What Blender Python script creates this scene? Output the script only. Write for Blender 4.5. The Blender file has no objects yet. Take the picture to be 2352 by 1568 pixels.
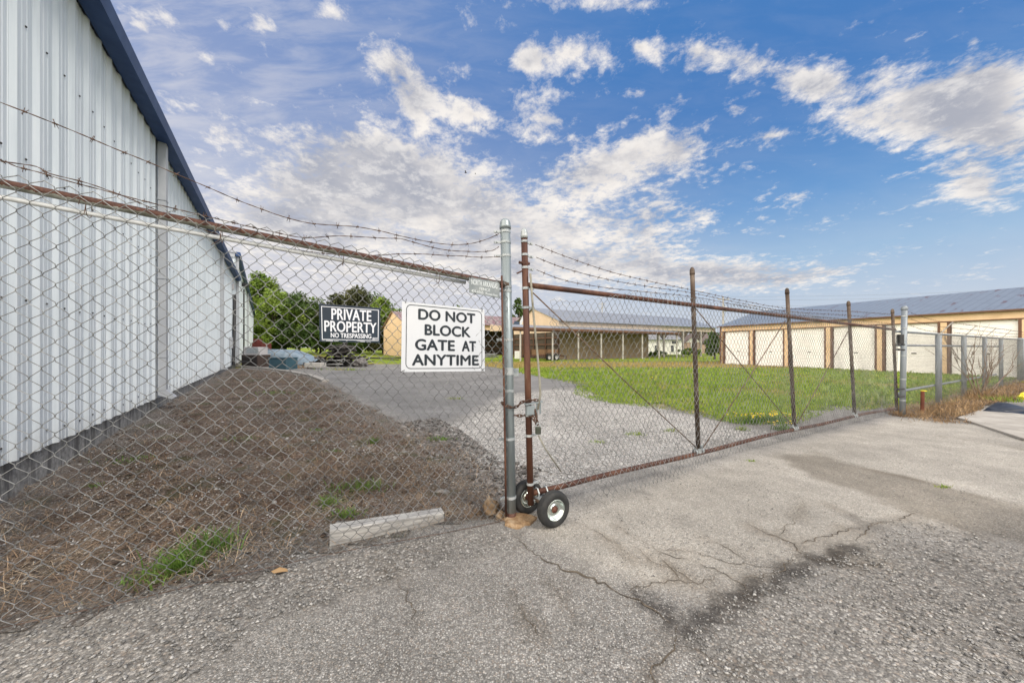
import bpy, math, random
import numpy as np
from mathutils import Vector, Matrix
R = math.radians
random.seed(7); rng = np.random.default_rng(11)
sc = bpy.context.scene
COL = sc.collection

# ------------------------------------------------------------------ camera
F, CX, YH, H = 800.0, 1176.0, 797.0, 1.31          # focal, centre and horizon in units of a 2352 wide frame; eye height
cd = bpy.data.cameras.new('camera'); cam = bpy.data.objects.new('camera', cd); COL.objects.link(cam)
cam.location = (0, 0, H); cam.rotation_euler = (R(90), 0, 0)
cd.sensor_width = 36; cd.lens = F/2352*36; cd.shift_y = (YH-784)/2352; cd.clip_start = .05; cd.clip_end = 2000
sc.camera = cam

# ------------------------------------------------------------------ light
SUN_TO = Vector((.55, -.42, .72)).normalized()
el = math.asin(SUN_TO.z); az = math.atan2(SUN_TO.x, SUN_TO.y)
sl = bpy.data.lights.new('sun', 'SUN'); sun = bpy.data.objects.new('sun', sl); COL.objects.link(sun)
sl.energy = 2.1; sl.angle = R(15); sl.color = (1, .93, .84)
sun.rotation_euler = (-SUN_TO).to_track_quat('-Z', 'Y').to_euler()
sc.view_settings.view_transform = 'Standard'; sc.view_settings.look = 'None'
sc.view_settings.gamma = 1; sc.view_settings.exposure = .28

W = bpy.data.worlds.new('World'); sc.world = W; W.use_nodes = True
class NT:
    def __init__(s, tree): s.t = tree; tree.nodes.clear()
    def n(s, kind, **kw):
        nd = s.t.nodes.new(kind)
        for k, v in kw.items(): setattr(nd, k, v)
        return nd
    def l(s, a, b): s.t.links.new(a, b)
    def val(s, sock, v):
        if isinstance(v, bpy.types.NodeSocket): s.l(v, sock)
        else: sock.default_value = v
    def math(s, op, a, b=None, c=None, clamp=False):
        nd = s.n('ShaderNodeMath', operation=op); nd.use_clamp = clamp
        s.val(nd.inputs[0], a)
        if b is not None: s.val(nd.inputs[1], b)
        if c is not None: s.val(nd.inputs[2], c)
        return nd.outputs[0]
    def mix(s, f, a, b, mode='MIX'):
        nd = s.n('ShaderNodeMix', data_type='RGBA', blend_type=mode)
        s.val(nd.inputs[0], f); s.val(nd.inputs[6], c4(a)); s.val(nd.inputs[7], c4(b))
        return nd.outputs[2]
    def ramp(s, f, stops, interp='LINEAR'):
        nd = s.n('ShaderNodeValToRGB'); cr = nd.color_ramp; cr.interpolation = interp
        while len(cr.elements) < len(stops): cr.elements.new(.5)
        for e, (p, c) in zip(cr.elements, stops): e.position = p; e.color = c4(c)
        s.l(f, nd.inputs[0]); return nd.outputs[0]
    def smooth(s, x, a, b):
        nd = s.n('ShaderNodeMapRange', interpolation_type='SMOOTHSTEP')
        s.val(nd.inputs[0], x); nd.inputs[1].default_value = a; nd.inputs[2].default_value = b
        return nd.outputs[0]
    def noise(s, vec, scale, detail=6, rough=.55, dist=0, out=0):
        nd = s.n('ShaderNodeTexNoise'); s.l(vec, nd.inputs['Vector'])
        nd.inputs['Scale'].default_value = scale; nd.inputs['Detail'].default_value = detail
        nd.inputs['Roughness'].default_value = rough; nd.inputs['Distortion'].default_value = dist
        return nd.outputs[out]
    def mapping(s, vec, loc=(0,0,0), rot=(0,0,0), scale=(1,1,1), vt='POINT'):
        nd = s.n('ShaderNodeMapping', vector_type=vt); s.l(vec, nd.inputs[0])
        nd.inputs[1].default_value = loc; nd.inputs[2].default_value = rot; nd.inputs[3].default_value = scale
        return nd.outputs[0]
def c4(c):
    if isinstance(c, bpy.types.NodeSocket): return c
    if isinstance(c, (int, float)): c = (c, c, c)
    return tuple(c) if len(c) == 4 else tuple(c)+(1,)

def build_sky():
    g = NT(W.node_tree)
    out = g.n('ShaderNodeOutputWorld'); bg = g.n('ShaderNodeBackground')
    sky = g.n('ShaderNodeTexSky', sky_type='NISHITA'); sky.sun_disc = False
    sky.sun_elevation = el; sky.sun_rotation = az; sky.altitude = 200; sky.air_density = 1.0; sky.dust_density = .6; sky.ozone_density = 2.0
    d = g.n('ShaderNodeTexCoord').outputs['Generated']
    sp = g.n('ShaderNodeSeparateXYZ'); g.l(d, sp.inputs[0]); x, y, z = sp.outputs
    ya = g.math('MAXIMUM', g.math('ABSOLUTE', y), .08)
    cb = g.n('ShaderNodeCombineXYZ'); g.l(g.math('DIVIDE', x, ya), cb.inputs[0]); g.l(g.math('DIVIDE', z, ya), cb.inputs[1])
    uv = cb.outputs[0]
    # a flat cloud layer overhead: direction / height
    zz = g.math('ADD', g.math('MAXIMUM', z, 0.0), .16)
    cp = g.n('ShaderNodeCombineXYZ'); g.l(g.math('DIVIDE', x, zz), cp.inputs[0]); g.l(g.math('DIVIDE', y, zz), cp.inputs[1])
    pl = cp.outputs[0]
    # cloud fields: centre (px, py), half sizes, tilt (deg), amount
    blobs = [(905,150,115,85,35,.42),(960,235,75,75,55,.32),(760,38,95,38,0,.34),(600,52,75,42,35,.26),(520,62,58,32,20,.26),(385,40,95,52,35,.30),(330,62,45,24,40,.24),
             (470,130,60,25,30,.17),(420,170,45,16,20,.17),(560,215,70,25,30,.15),
             (880,385,260,150,15,.40),(1040,440,190,110,25,.36),(700,440,330,170,0,.30),(500,300,130,80,20,.22),(620,520,420,110,0,.28),
             (1083,262,68,46,20,.42),(1250,275,88,70,10,.48),(1330,120,130,58,-5,.46),(1215,140,48,40,0,.40),(1468,108,26,20,0,.30),(1505,120,42,40,-25,.28),
             (1715,140,205,88,14,.46),(1880,192,68,38,0,.34),(1600,120,70,50,-20,.20),
             (1455,350,170,92,-16,.44),(1380,400,150,75,0,.34),(1560,345,60,45,-10,.2),
             (2150,245,285,100,8,.50),(2280,300,190,130,15,.38),(2240,430,95,62,20,.34),(1975,278,110,42,5,.30),(2300,180,130,70,0,.3),
             (1430,8,240,28,0,.30),(1560,225,50,30,-30,.2),(1477,212,42,20,0,.20),(1690,250,32,18,0,.2),(1768,312,62,18,-10,.22),(1735,538,75,16,-5,.22),(1860,525,40,12,0,.16),
             (1300,520,330,100,0,.44),(1180,600,420,70,0,.36),(1640,615,290,46,-3,.42),(1800,640,300,38,0,.2),(1000,640,700,60,0,.2),
             (1840,450,60,16,-5,.12),(2230,96,40,14,-25,.17)]
    blobs = [b[:5]+(b[5]+(.07 if b[2] < 80 else .0),) for b in blobs]
    cov = None
    for (px, py, a, b, t, amp) in blobs:
        m = g.mapping(uv, ((px-CX)/F, (YH-py)/F, 0), (0, 0, R(-t)), (a/F*1.35, b/F*1.35, 1), 'TEXTURE')
        gr = g.n('ShaderNodeTexGradient', gradient_type='QUADRATIC_SPHERE'); g.l(m, gr.inputs[0])
        e = g.math('POWER', gr.outputs[1], .7)
        cov = g.math('MULTIPLY', e, amp) if cov is None else g.math('MULTIPLY_ADD', e, amp, cov)
    cov = g.math('MINIMUM', cov, .62)
    n1 = g.noise(pl, 1.7, 10, .62, .35); n2 = g.noise(g.mapping(pl, (3.1, 7.7, 0)), 7.5, 8, .68, .25)
    n3 = g.noise(g.mapping(uv, (0, 0, 0), (0, 0, R(-28)), (2.2, 7.5, 1)), 2.2, 7, .6, .4)
    n4 = g.noise(g.mapping(pl, (1.7, 2.9, 0), (0, 0, .5)), 19, 6, .66, .3)
    fb = g.math('ADD', g.math('MULTIPLY', n1, .34), g.math('ADD', g.math('MULTIPLY', n2, .40), g.math('MULTIPLY', n4, .26)))
    s = g.math('MULTIPLY_ADD', g.math('SUBTRACT', fb, .5), 2.5, cov)
    dens = g.math('POWER', g.smooth(s, .05, .43), 1.0)
    # thin veil over the left and along the horizon
    veil = g.math('MULTIPLY', g.smooth(n3, .36, .70), .34)
    left = g.smooth(g.math('ADD', g.math('DIVIDE', x, ya), g.math('MULTIPLY', n1, .6)), .55, -1.0)
    veil = g.math('MULTIPLY', veil, g.math('ADD', g.math('MULTIPLY', left, 1.0), .10))
    dens = g.math('MAXIMUM', dens, veil)
    # shade inside the cloud: grey blue bellies, cream tops
    b1 = g.noise(g.mapping(pl, (.06, .16, 0)), 1.7, 6, .58, .3)
    core = g.smooth(g.math('ADD', g.math('MULTIPLY', cov, .55), g.math('ADD', g.math('MULTIPLY', b1, 1.35), g.math('MULTIPLY', n2, .2))), .78, 1.18)
    ccol = g.mix(core, (1.02, .96, .90), (.45, .47, .545))
    puff = g.smooth(g.math('ADD', n2, g.math('MULTIPLY', n4, .5)), .70, .92)
    ccol = g.mix(g.math('MULTIPLY', puff, .5), ccol, (1.04, 1.0, .96))
    # clear sky: the physical sky, brought to the exposure of the photograph
    sc_ = g.n('ShaderNodeVectorMath', operation='SCALE'); g.l(sky.outputs[0], sc_.inputs[0]); sc_.inputs[3].default_value = .10
    elev = g.smooth(z, 0.0, .55)
    tint = g.ramp(elev, [(0, (.62, .71, .83)), (.30, (.35, .57, .82)), (.62, (.11, .345, .72)), (1, (.045, .215, .58))])
    skyc = g.mix(.88, sc_.outputs[0], tint)
    lf = g.smooth(g.math('DIVIDE', x, ya), .5, -1.1)
    skyc = g.mix(g.math('MULTIPLY_ADD', lf, .50, .06), skyc, (.44, .49, .70))
    lh = g.math('MULTIPLY', g.smooth(z, .62, .08), g.math('MULTIPLY_ADD', g.smooth(g.math('ADD', g.math('DIVIDE', x, ya), g.math('MULTIPLY', n1, .5)), 1.1, -.2), .86, .10))
    skyc = g.mix(lh, skyc, (.73, .72, .77))
    col = g.mix(dens, skyc, ccol)
    hz = g.smooth(z, .16, -.02)
    col = g.mix(g.math('MULTIPLY', hz, .75), col, (.67, .70, .78))
    # added fill light: the unseen sky behind the viewer is brightened
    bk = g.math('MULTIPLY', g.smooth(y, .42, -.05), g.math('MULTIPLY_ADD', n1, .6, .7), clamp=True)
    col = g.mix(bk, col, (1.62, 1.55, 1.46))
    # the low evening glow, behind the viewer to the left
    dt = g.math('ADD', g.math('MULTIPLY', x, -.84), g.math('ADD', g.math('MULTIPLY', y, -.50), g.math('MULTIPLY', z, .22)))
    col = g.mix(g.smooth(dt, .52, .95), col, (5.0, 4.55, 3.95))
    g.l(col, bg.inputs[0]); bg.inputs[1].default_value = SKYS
    g.l(bg.outputs[0], out.inputs[0])
SKYS = .78
build_sky()

# ------------------------------------------------------------------ projection helpers (pixel of the 2352 frame -> point of the place)
WX0, WK = -2.39, -.685                                  # the long wall of the warehouse: X = WX0 + WK * Y
def S(t): t = min(1, max(0, t)); return t*t*(3-2*t)
def hgt(x, y):
    w = (x-WX0-WK*y)*.825
    return .08*S((y-4)/10)*(1-S((w-1)/7))-.13*(1-S((y-2.2)/4.5))*(1-S((w-.1)/1.6))
def hgtv(x, y):
    Sv = lambda t: (lambda u: u*u*(3-2*u))(np.clip(t, 0, 1))
    w = (x-WX0-WK*y)*.825
    return .08*Sv((y-4)/10)*(1-Sv((w-1)/7))-.13*(1-Sv((y-2.2)/4.5))*(1-Sv((w-.1)/1.6))
def G(px, py, dz=0):
    k = (px-CX)/F; d = F*H/(py-YH)
    for _ in range(30): d = F*(H-hgt(k*d, d)-dz)/(py-YH)
    return Vector((k*d, d, hgt(k*d, d)+dz))
def At(px, py, d): return Vector(((px-CX)/F*d, d, H-(py-YH)/F*d))

# ------------------------------------------------------------------ mesh builder
class MB:
    def __init__(s): s.v = []; s.f = []; s.mi = []; s.cur = 0
    def add(s, vs, fs):
        o = len(s.v); s.v += [tuple(v) for v in vs]; s.f += [tuple(i+o for i in f) for f in fs]; s.mi += [s.cur]*len(fs)
    def box(s, c, size, rot=None, bev=0):
        x, y, z = size[0]/2, size[1]/2, size[2]/2
        if bev:
            vs = []; 
            for sz in (-1, 1):
                for (ix, iy) in ((x-bev, y), (x, y-bev), (x, -y+bev), (x-bev, -y), (-x+bev, -y), (-x, -y+bev), (-x, y-bev), (-x+bev, y)):
                    vs.append(Vector((ix, iy, sz*(z-bev))))
            top = len(vs)
            for sz in (-1, 1):
                for (ix, iy) in ((x-bev, y-bev), (x-bev, -y+bev), (-x+bev, -y+bev), (-x+bev, y-bev)): vs.append(Vector((ix, iy, sz*z)))
            fs = [(i, (i+1) % 8, (i+1) % 8+8, i+8) for i in range(8)]
            for base, cap, flip in ((0, 16, 1), (8, 20, 0)):
                q = [(0, 1, cap), (1, 2, cap+1, cap), (2, 3, cap+1), (3, 4, cap+2, cap+1), (4, 5, cap+2), (5, 6, cap+3, cap+2), (6, 7, cap+3), (7, 0, cap, cap+3)]
                for f in q:
                    f = tuple(i+base if i < 8 else i for i in f); fs.append(f)
                fs.append((cap, cap+1, cap+2, cap+3))
        else:
            vs = [Vector((a*x, b*y, e*z)) for e in (-1, 1) for a, b in ((-1, -1), (1, -1), (1, 1), (-1, 1))]
            fs = [(3, 2, 1, 0), (4, 5, 6, 7), (0, 1, 5, 4), (1, 2, 6, 5), (2, 3, 7, 6), (3, 0, 4, 7)]
        if rot is not None: vs = [rot @ v for v in vs]
        c = Vector(c); s.add([v+c for v in vs], fs)
    def bar(s, a, b, w, h, up=(0, 0, 1)):               # rectangular bar from a to b
        a, b = Vector(a), Vector(b); t = (b-a).normalized(); u = Vector(up)
        if abs(t.dot(u)) > .97: u = Vector((1, 0, 0))
        r = t.cross(u).normalized(); u = r.cross(t)
        q = [(-1, -1), (1, -1), (1, 1), (-1, 1)]
        s.add([a+r*i*w/2+u*j*h/2 for i, j in q]+[b+r*i*w/2+u*j*h/2 for i, j in q], [(3, 2, 1, 0), (4, 5, 6, 7), (0, 1, 5, 4), (1, 2, 6, 5), (2, 3, 7, 6), (3, 0, 4, 7)])
    def tube(s, pts, r, n=8, closed=False, cap=True):
        pts = [Vector(p) for p in pts]; m = len(pts); rs = r if isinstance(r, (list, tuple)) else [r]*m
        vs = []; prev = None
        for i, p in enumerate(pts):
            a = pts[(i-1) % m] if (closed or i > 0) else p; b = pts[(i+1) % m] if (closed or i < m-1) else p
            t = (b-a).normalized()
            if prev is None: u = t.orthogonal().normalized()
            else:
                u = prev-t*prev.dot(t)
                u = u.normalized() if u.length > 1e-6 else t.orthogonal().normalized()
            prev = u; w = t.cross(u)
            vs += [p+(u*math.cos(2*math.pi*k/n)+w*math.sin(2*math.pi*k/n))*rs[i] for k in range(n)]
        fs = []
        for i in range(m if closed else m-1):
            j = (i+1) % m
            fs += [(i*n+k, i*n+(k+1) % n, j*n+(k+1) % n, j*n+k) for k in range(n)]
        if cap and not closed: fs += [tuple(range(n))[::-1], tuple((m-1)*n+k for k in range(n))]
        s.add(vs, fs)
    def lathe(s, prof, n, mat):                           # prof: (r, z) pairs, mat: Matrix placing local z axis
        vs = []; fs = []
        for (r, z) in prof: vs += [mat @ Vector((r*math.cos(2*math.pi*k/n), r*math.sin(2*math.pi*k/n), z)) for k in range(n)]
        for i in range(len(prof)-1): fs += [(i*n+k, i*n+(k+1) % n, (i+1)*n+(k+1) % n, (i+1)*n+k) for k in range(n)]
        s.add(vs, fs)
    def prism(s, poly, off):                              # planar polygon swept by an offset
        off = Vector(off); n = len(poly); p = [Vector(q) for q in poly]
        s.add(p+[q+off for q in p], [tuple(range(n))[::-1], tuple(range(n, 2*n))]+[(i, (i+1) % n, (i+1) % n+n, i+n) for i in range(n)])
    def quad(s, *p): s.add(p, [tuple(range(len(p)))])
    def build(s, name, m, parent=None, smooth=False):
        me = bpy.data.meshes.new(name); me.from_pydata(s.v, [], s.f)
        ms = m if isinstance(m, (list, tuple)) else [m]
        for q in ms: me.materials.append(q)
        if len(ms) > 1: me.polygons.foreach_set('material_index', s.mi)
        if smooth: me.polygons.foreach_set('use_smooth', [True]*len(me.polygons))
        me.update(); return link(name, me, parent)
def link(name, me, parent=None):
    o = bpy.data.objects.new(name, me); COL.objects.link(o)
    if parent is not None:
        o.parent = parent
        mw = Matrix.Identity(4); p = parent
        while p is not None:
            mw = Matrix.LocRotScale(p.location, p.rotation_euler, p.scale) @ mw if p.parent is None else mw; p = p.parent
        o.matrix_parent_inverse = mw.inverted() if parent.parent is None else Matrix.Identity(4)
    return o
def npmesh(name, V, Fq, m, parent=None, smooth=False):
    V = np.asarray(V, np.float32); Fq = np.asarray(Fq, np.int32); k = Fq.shape[1]
    me = bpy.data.meshes.new(name); me.vertices.add(len(V)); me.vertices.foreach_set('co', V.ravel())
    me.loops.add(Fq.size); me.loops.foreach_set('vertex_index', Fq.ravel())
    me.polygons.add(len(Fq)); me.polygons.foreach_set('loop_start', np.arange(0, Fq.size, k, dtype=np.int32))
    me.polygons.foreach_set('loop_total', np.full(len(Fq), k, np.int32))
    me.materials.append(m)
    if smooth: me.polygons.foreach_set('use_smooth', np.ones(len(Fq), bool))
    me.update(calc_edges=True); me.validate(); return link(name, me, parent)
def tag(o, label=None, cat=None, group=None, kind=None):
    if label: o['label'] = label
    if cat: o['category'] = cat
    if group: o['group'] = group
    if kind: o['kind'] = kind
    return o
def thing(name, label, cat, loc=(0, 0, 0), group=None):
    o = bpy.data.objects.new(name, None); COL.objects.link(o); o.location = loc; o.empty_display_size = .2
    return tag(o, label, cat, group)
def dup(root, delta, label=None, rotz=0, scale=None):
    c = root.copy(); COL.objects.link(c); c.location = root.location+Vector(delta); c.rotation_euler.z += rotz
    if scale: c.scale = scale
    if label: c['label'] = label
    for ch in [q for q in COL.objects if q.parent == root]:
        k = ch.copy(); COL.objects.link(k); k.parent = c
        for gc in [q for q in COL.objects if q.parent == ch]:
            j = gc.copy(); COL.objects.link(j); j.parent = k
    return c
def tubes(P, r, n=5, ref=None):                          # many polylines of one length, P: (m, k, 3)
    P = np.asarray(P, float); m, k, _ = P.shape
    T = np.empty_like(P); T[:, 1:-1] = P[:, 2:]-P[:, :-2]; T[:, 0] = P[:, 1]-P[:, 0]; T[:, -1] = P[:, -1]-P[:, -2]
    T /= np.linalg.norm(T, axis=2, keepdims=True)+1e-9
    ref = np.asarray(ref if ref is not None else (0, 0, 1.0), float)
    U = np.cross(T, ref); U /= np.linalg.norm(U, axis=2, keepdims=True)+1e-9; Wv = np.cross(T, U)
    a = np.arange(n)*2*np.pi/n
    r = np.asarray(r, float)
    if r.ndim == 1: r = r[:, None, None, None]
    V = P[:, :, None, :]+(U[:, :, None, :]*np.cos(a)[None, None, :, None]+Wv[:, :, None, :]*np.sin(a)[None, None, :, None])*r
    idx = np.arange(m*k*n).reshape(m, k, n); nx = np.roll(idx, -1, axis=2)
    Fq = np.stack([idx[:, :-1], nx[:, :-1], nx[:, 1:], idx[:, 1:]], axis=-1).reshape(-1, 4)
    return V.reshape(-1, 3), Fq
def wob(v, s, seed=0):                                   # cheap smooth noise, -1..1
    return (np.sin(v[..., 0]*s*1.7+v[..., 1]*s*2.3+seed)+np.sin(v[..., 0]*s*3.9-v[..., 1]*s*2.9+seed*1.7+1.3)*.6+np.sin(v[..., 1]*s*6.1+v[..., 0]*s*5.3+seed*2.3)*.4)/2

# ------------------------------------------------------------------ materials
def mat(name, cols, scale=5, rough=.7, metal=0, bump=0, bscale=None, stretch=(1, 1, 1), detail=6, island=0, pos=None, spec=.4, dist=.2, fine=0, trans=0, rot=0):
    m = bpy.data.materials.new(name); m.use_nodes = True; g = NT(m.node_tree)
    out = g.n('ShaderNodeOutputMaterial'); b = g.n('ShaderNodeBsdfPrincipled'); g.l(b.outputs[0], out.inputs[0])
    co = g.n('ShaderNodeTexCoord').outputs['Object']; mp = g.mapping(g.mapping(co, rot=(0, 0, -rot)), scale=stretch)
    if isinstance(cols[0], (int, float)): cols = [cols]
    if len(cols) == 1: cols = [tuple(c*.88 for c in cols[0]), cols[0], tuple(min(1, c*1.1) for c in cols[0])]
    n = g.noise(mp, scale, detail, .62, dist)
    k = len(cols); pos = pos or [.32+.36*i/(k-1) for i in range(k)]
    col = g.ramp(n, list(zip(pos, cols)))
    if fine:
        n2 = g.noise(mp, scale*9, 3, .6); f = g.math('MULTIPLY_ADD', n2, fine*2, 1-fine)
        col = g.mix(1, col, g.comb(f) if hasattr(g, 'comb') else grey(g, f), 'MULTIPLY')
    if island:
        ri = g.n('ShaderNodeNewGeometry').outputs['Random Per Island']
        f = g.math('MULTIPLY_ADD', ri, island*2, 1-island); col = g.mix(1, col, grey(g, f), 'MULTIPLY')
    g.l(col, b.inputs['Base Color'])
    b.inputs['Roughness'].default_value = rough; b.inputs['Metallic'].default_value = metal
    b.inputs['Specular IOR Level'].default_value = spec
    if bump:
        bn = g.n('ShaderNodeBump'); bn.inputs['Strength'].default_value = bump; bn.inputs['Distance'].default_value = .02
        g.l(g.noise(mp, bscale or scale*4, 5, .6), bn.inputs['Height']); g.l(bn.outputs[0], b.inputs['Normal'])
    if trans:
        tr = g.n('ShaderNodeBsdfTranslucent'); g.l(col, tr.inputs[0]); mx = g.n('ShaderNodeMixShader'); mx.inputs[0].default_value = trans
        g.l(b.outputs[0], mx.inputs[1]); g.l(tr.outputs[0], mx.inputs[2]); g.l(mx.outputs[0], out.inputs[0])
    return m
def grey(g, f):
    c = g.n('ShaderNodeCombineColor')
    for i in range(3): g.l(f, c.inputs[i])
    return c.outputs[0]

def m_wire(): return mat('galvanised_wire', [(.105, .107, .11), (.185, .19, .195), (.31, .315, .32)], 7, .46, .45, pos=[.35, .5, .66])
M = {}
M['wire'] = m_wire(); M['farwire'] = mat('dull_galvanised_wire', [(.10, .10, .10), (.17, .17, .17), (.25, .25, .25)], 7, .5, .4)
M['barb'] = mat('rusty_barbed_wire', [(.035, .022, .017), (.09, .05, .035), (.16, .12, .10)], 12, .7, .2)
M['galv'] = mat('weathered_galvanised_steel', [(.15, .18, .195), (.25, .29, .31), (.37, .41, .43)], 5, .40, .35, .15, 30, (1, 1, .12), pos=[.3, .5, .7], fine=.15)
M['band'] = mat('galvanised_band', [(.20, .23, .25), (.36, .39, .41), (.46, .48, .48)], 14, .45, .25)
M['greypost'] = mat('dull_grey_pipe', [(.18, .205, .235), (.25, .28, .31), (.31, .34, .36)], 6, .5, .3, 0, None, (1, 1, .2))
M['rust'] = mat('rusty_painted_pipe', [(.026, .013, .010), (.062, .024, .016), (.11, .046, .027), (.16, .10, .065)], 7, .62, .1, .25, 40, (1, 1, .25), pos=[.3, .45, .6, .75])
M['darkrust'] = mat('dark_rusty_pipe', [(.030, .021, .016), (.072, .048, .034), (.15, .115, .09)], 9, .65, .15, .2, 40, (1, 1, .4))
M['rod'] = mat('rusted_rod', [(.06, .035, .022), (.13, .08, .05), (.22, .17, .13)], 10, .65, .2)
M['greyrod'] = mat('weathered_grey_rod', [(.15, .14, .11), (.26, .25, .21), (.34, .33, .29)], 10, .6, .2)
M['whitepipe'] = mat('white_pipe', [(.50, .52, .54), (.62, .64, .66), (.70, .71, .72)], 4, .45, 0)
M['rubber'] = mat('tyre_rubber', [(.012, .013, .014), (.022, .023, .024), (.04, .038, .036)], 10, .72, 0, .1, 60)
M['zinc'] = mat('zinc_plated_rim', [(.42, .50, .50), (.62, .68, .66), (.72, .74, .66)], 6, .22, .95)
M['hub'] = mat('rusted_hub', [(.05, .018, .012), (.11, .04, .026), (.15, .07, .045)], 20, .7, .1)
M['signwhite'] = mat('white_sign_plastic', [(.50, .525, .575), (.54, .565, .615), (.57, .59, .63)], 1.5, .42, 0)
M['ink'] = mat('navy_black_ink', [(.012, .018, .026), (.016, .024, .034)], 3, .5)
M['signblack'] = mat('black_sign_plastic', [(.010, .018, .034), (.014, .026, .046), (.018, .034, .058)], 2, .28, 0, spec=.5)
M['signtext'] = mat('white_lettering', [(.58, .60, .66), (.66, .68, .74)], 8, .5)
M['plate'] = mat('embossed_aluminium', [(.17, .195, .21), (.22, .245, .26), (.27, .29, .30)], 12, .5, .2)
M['platetext'] = mat('raised_white_lettering', [(.58, .63, .67), (.66, .70, .72)], 30, .5)
M['tie'] = mat('black_cable_tie', [(.015, .014, .014), (.03, .027, .026)], 10, .5)
M['foot'] = mat('stained_concrete_footing', [(.16, .09, .045), (.29, .19, .105), (.40, .30, .20)], 16, .9, 0, .8, 60)
M['rock'] = mat('brown_rock', [(.10, .065, .038), (.20, .135, .08), (.31, .24, .165)], 10, .9, 0, .6, 30)
M['timber'] = mat('weathered_timber', [(.17, .165, .16), (.34, .335, .325), (.50, .49, .475)], 3.5, .85, 0, .5, 9, (1, 14, 14), fine=.2, rot=.49)
M['conc'] = None
M['blue'] = mat('blue_painted_trim', [(.022, .055, .155), (.03, .07, .185), (.042, .088, .215)], 3, .5, .0, spec=.22)
M['downspout'] = mat('grey_downspout', [(.34, .36, .39), (.40, .42, .45)], 3, .5)
M['darkpipe'] = mat('black_pipe', [(.02, .02, .022), (.04, .04, .042)], 6, .55)
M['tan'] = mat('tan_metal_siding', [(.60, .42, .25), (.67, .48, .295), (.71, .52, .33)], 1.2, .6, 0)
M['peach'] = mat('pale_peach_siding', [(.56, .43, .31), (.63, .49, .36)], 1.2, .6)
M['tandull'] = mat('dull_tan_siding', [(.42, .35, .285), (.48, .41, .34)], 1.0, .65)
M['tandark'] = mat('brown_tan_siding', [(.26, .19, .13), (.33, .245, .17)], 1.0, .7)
M['brown'] = mat('brown_trim', [(.10, .05, .03), (.15, .075, .045)], 3, .6)
M['doorwhite'] = mat('white_roll_up_door', [(.77, .75, .735), (.82, .80, .785), (.84, .825, .81)], 1.5, .5)
M['inside'] = mat('shade_toned_lining', [(.055, .042, .032), (.09, .07, .05)], 1.5, .9)  # deep brown that carries the shade under the shed roofs in its colour
M['dirtfloor'] = mat('dirt_floor', [(.10, .08, .06), (.16, .13, .10)], 2, .95)
M['whitepost'] = mat('whitewashed_post', [(.36, .34, .31), (.48, .46, .43)], 4, .7)
M['bark'] = mat('bark', [(.045, .035, .026), (.09, .075, .06)], 6, .9, 0, .5)
M['twig'] = mat('bare_twig', [(.14, .10, .075), (.24, .19, .15)], 9, .85)
M['leafA'] = mat('sunny_leaves', [(.065, .12, .012), (.14, .215, .024), (.23, .30, .05)], .35, .55, 0, island=.45, trans=.25)
M['leafB'] = mat('dark_leaves', [(.024, .052, .009), (.056, .10, .015), (.115, .16, .026)], .35, .55, 0, island=.45, trans=.2)
M['leafC'] = mat('brownish_leaves', [(.028, .036, .012), (.058, .066, .020), (.105, .10, .032)], .35, .55, 0, island=.45, trans=.2)
M['weed'] = mat('fresh_grass_blades', [(.05, .105, .014), (.095, .18, .025), (.16, .25, .05)], 5, .5, 0, island=.4, trans=.3)
M['straw'] = mat('dead_straw', [(.12, .075, .045), (.24, .165, .105), (.40, .32, .23)], 3, .8, 0, island=.6)
M['straw2'] = mat('golden_straw', [(.14, .085, .04), (.28, .18, .09), (.42, .31, .19)], 3, .8, 0, island=.5)
M['yardstone'] = mat('pale_yard_gravel', [(.20, .20, .20), (.34, .338, .335), (.50, .50, .495)], 30, .85, 0, island=.45)
M['pebble'] = mat('loose_gravel', [(.12, .117, .114), (.215, .21, .203), (.36, .352, .342)], 30, .85, 0, island=.5)
M['clod'] = mat('dark_rubble', [(.055, .048, .045), (.13, .12, .115), (.24, .225, .215)], 12, .9, 0, island=.5)
M['soilclod'] = mat('dry_soil_clods', [(.03, .021, .016), (.07, .050, .038), (.13, .10, .08)], 14, .95, 0, island=.5)
M['petal'] = mat('yellow_petals', [(.62, .46, .02), (.75, .58, .05)], 9, .6, island=.2)
M['crack'] = mat('crack_dirt', [(.04, .034, .028), (.085, .068, .05), (.15, .12, .09)], 9, .95)
M['tarp'] = mat('black_plastic_sheet', [(.018, .020, .026), (.03, .036, .05)], 3, .35, 0, .4, 12)
M['yellow'] = mat('yellow_plastic', [(.70, .56, .02), (.78, .64, .05)], 5, .4)
M['stake'] = mat('rust_red_stake', [(.09, .026, .015), (.15, .045, .025)], 8, .75)
M['scrap'] = mat('blackened_board', [(.018, .016, .015), (.045, .041, .038), (.13, .12, .11)], 4, .8, 0, island=.4)
M['scraprail'] = mat('dull_metal_rail', [(.20, .20, .20), (.36, .36, .36)], 6, .45, .5)
M['acbox'] = mat('dark_brown_grille', [(.035, .024, .02), (.06, .042, .035)], 8, .7)
M['acgrey'] = mat('grey_metal_cabinet', [(.36, .35, .36), (.44, .43, .44)], 3, .5)
M['teal'] = mat('teal_painted_cabinet', [(.032, .075, .10), (.042, .095, .125)], 3, .5)
M['paleblue'] = mat('pale_blue_tarp', [(.13, .18, .23), (.19, .25, .31), (.28, .34, .40)], 2.5, .5)
M['red'] = mat('dull_red_paint', [(.09, .02, .016), (.14, .03, .022)], 4, .6)
M['white'] = mat('white_enamel', [(.66, .66, .64), (.74, .74, .72)], 3, .4)
M['pole'] = mat('weathered_pole', [(.28, .26, .24), (.40, .38, .36)], 4, .8)
M['cable'] = mat('overhead_cable', [(.10, .11, .13), (.14, .15, .17)], 4, .6)
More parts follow.
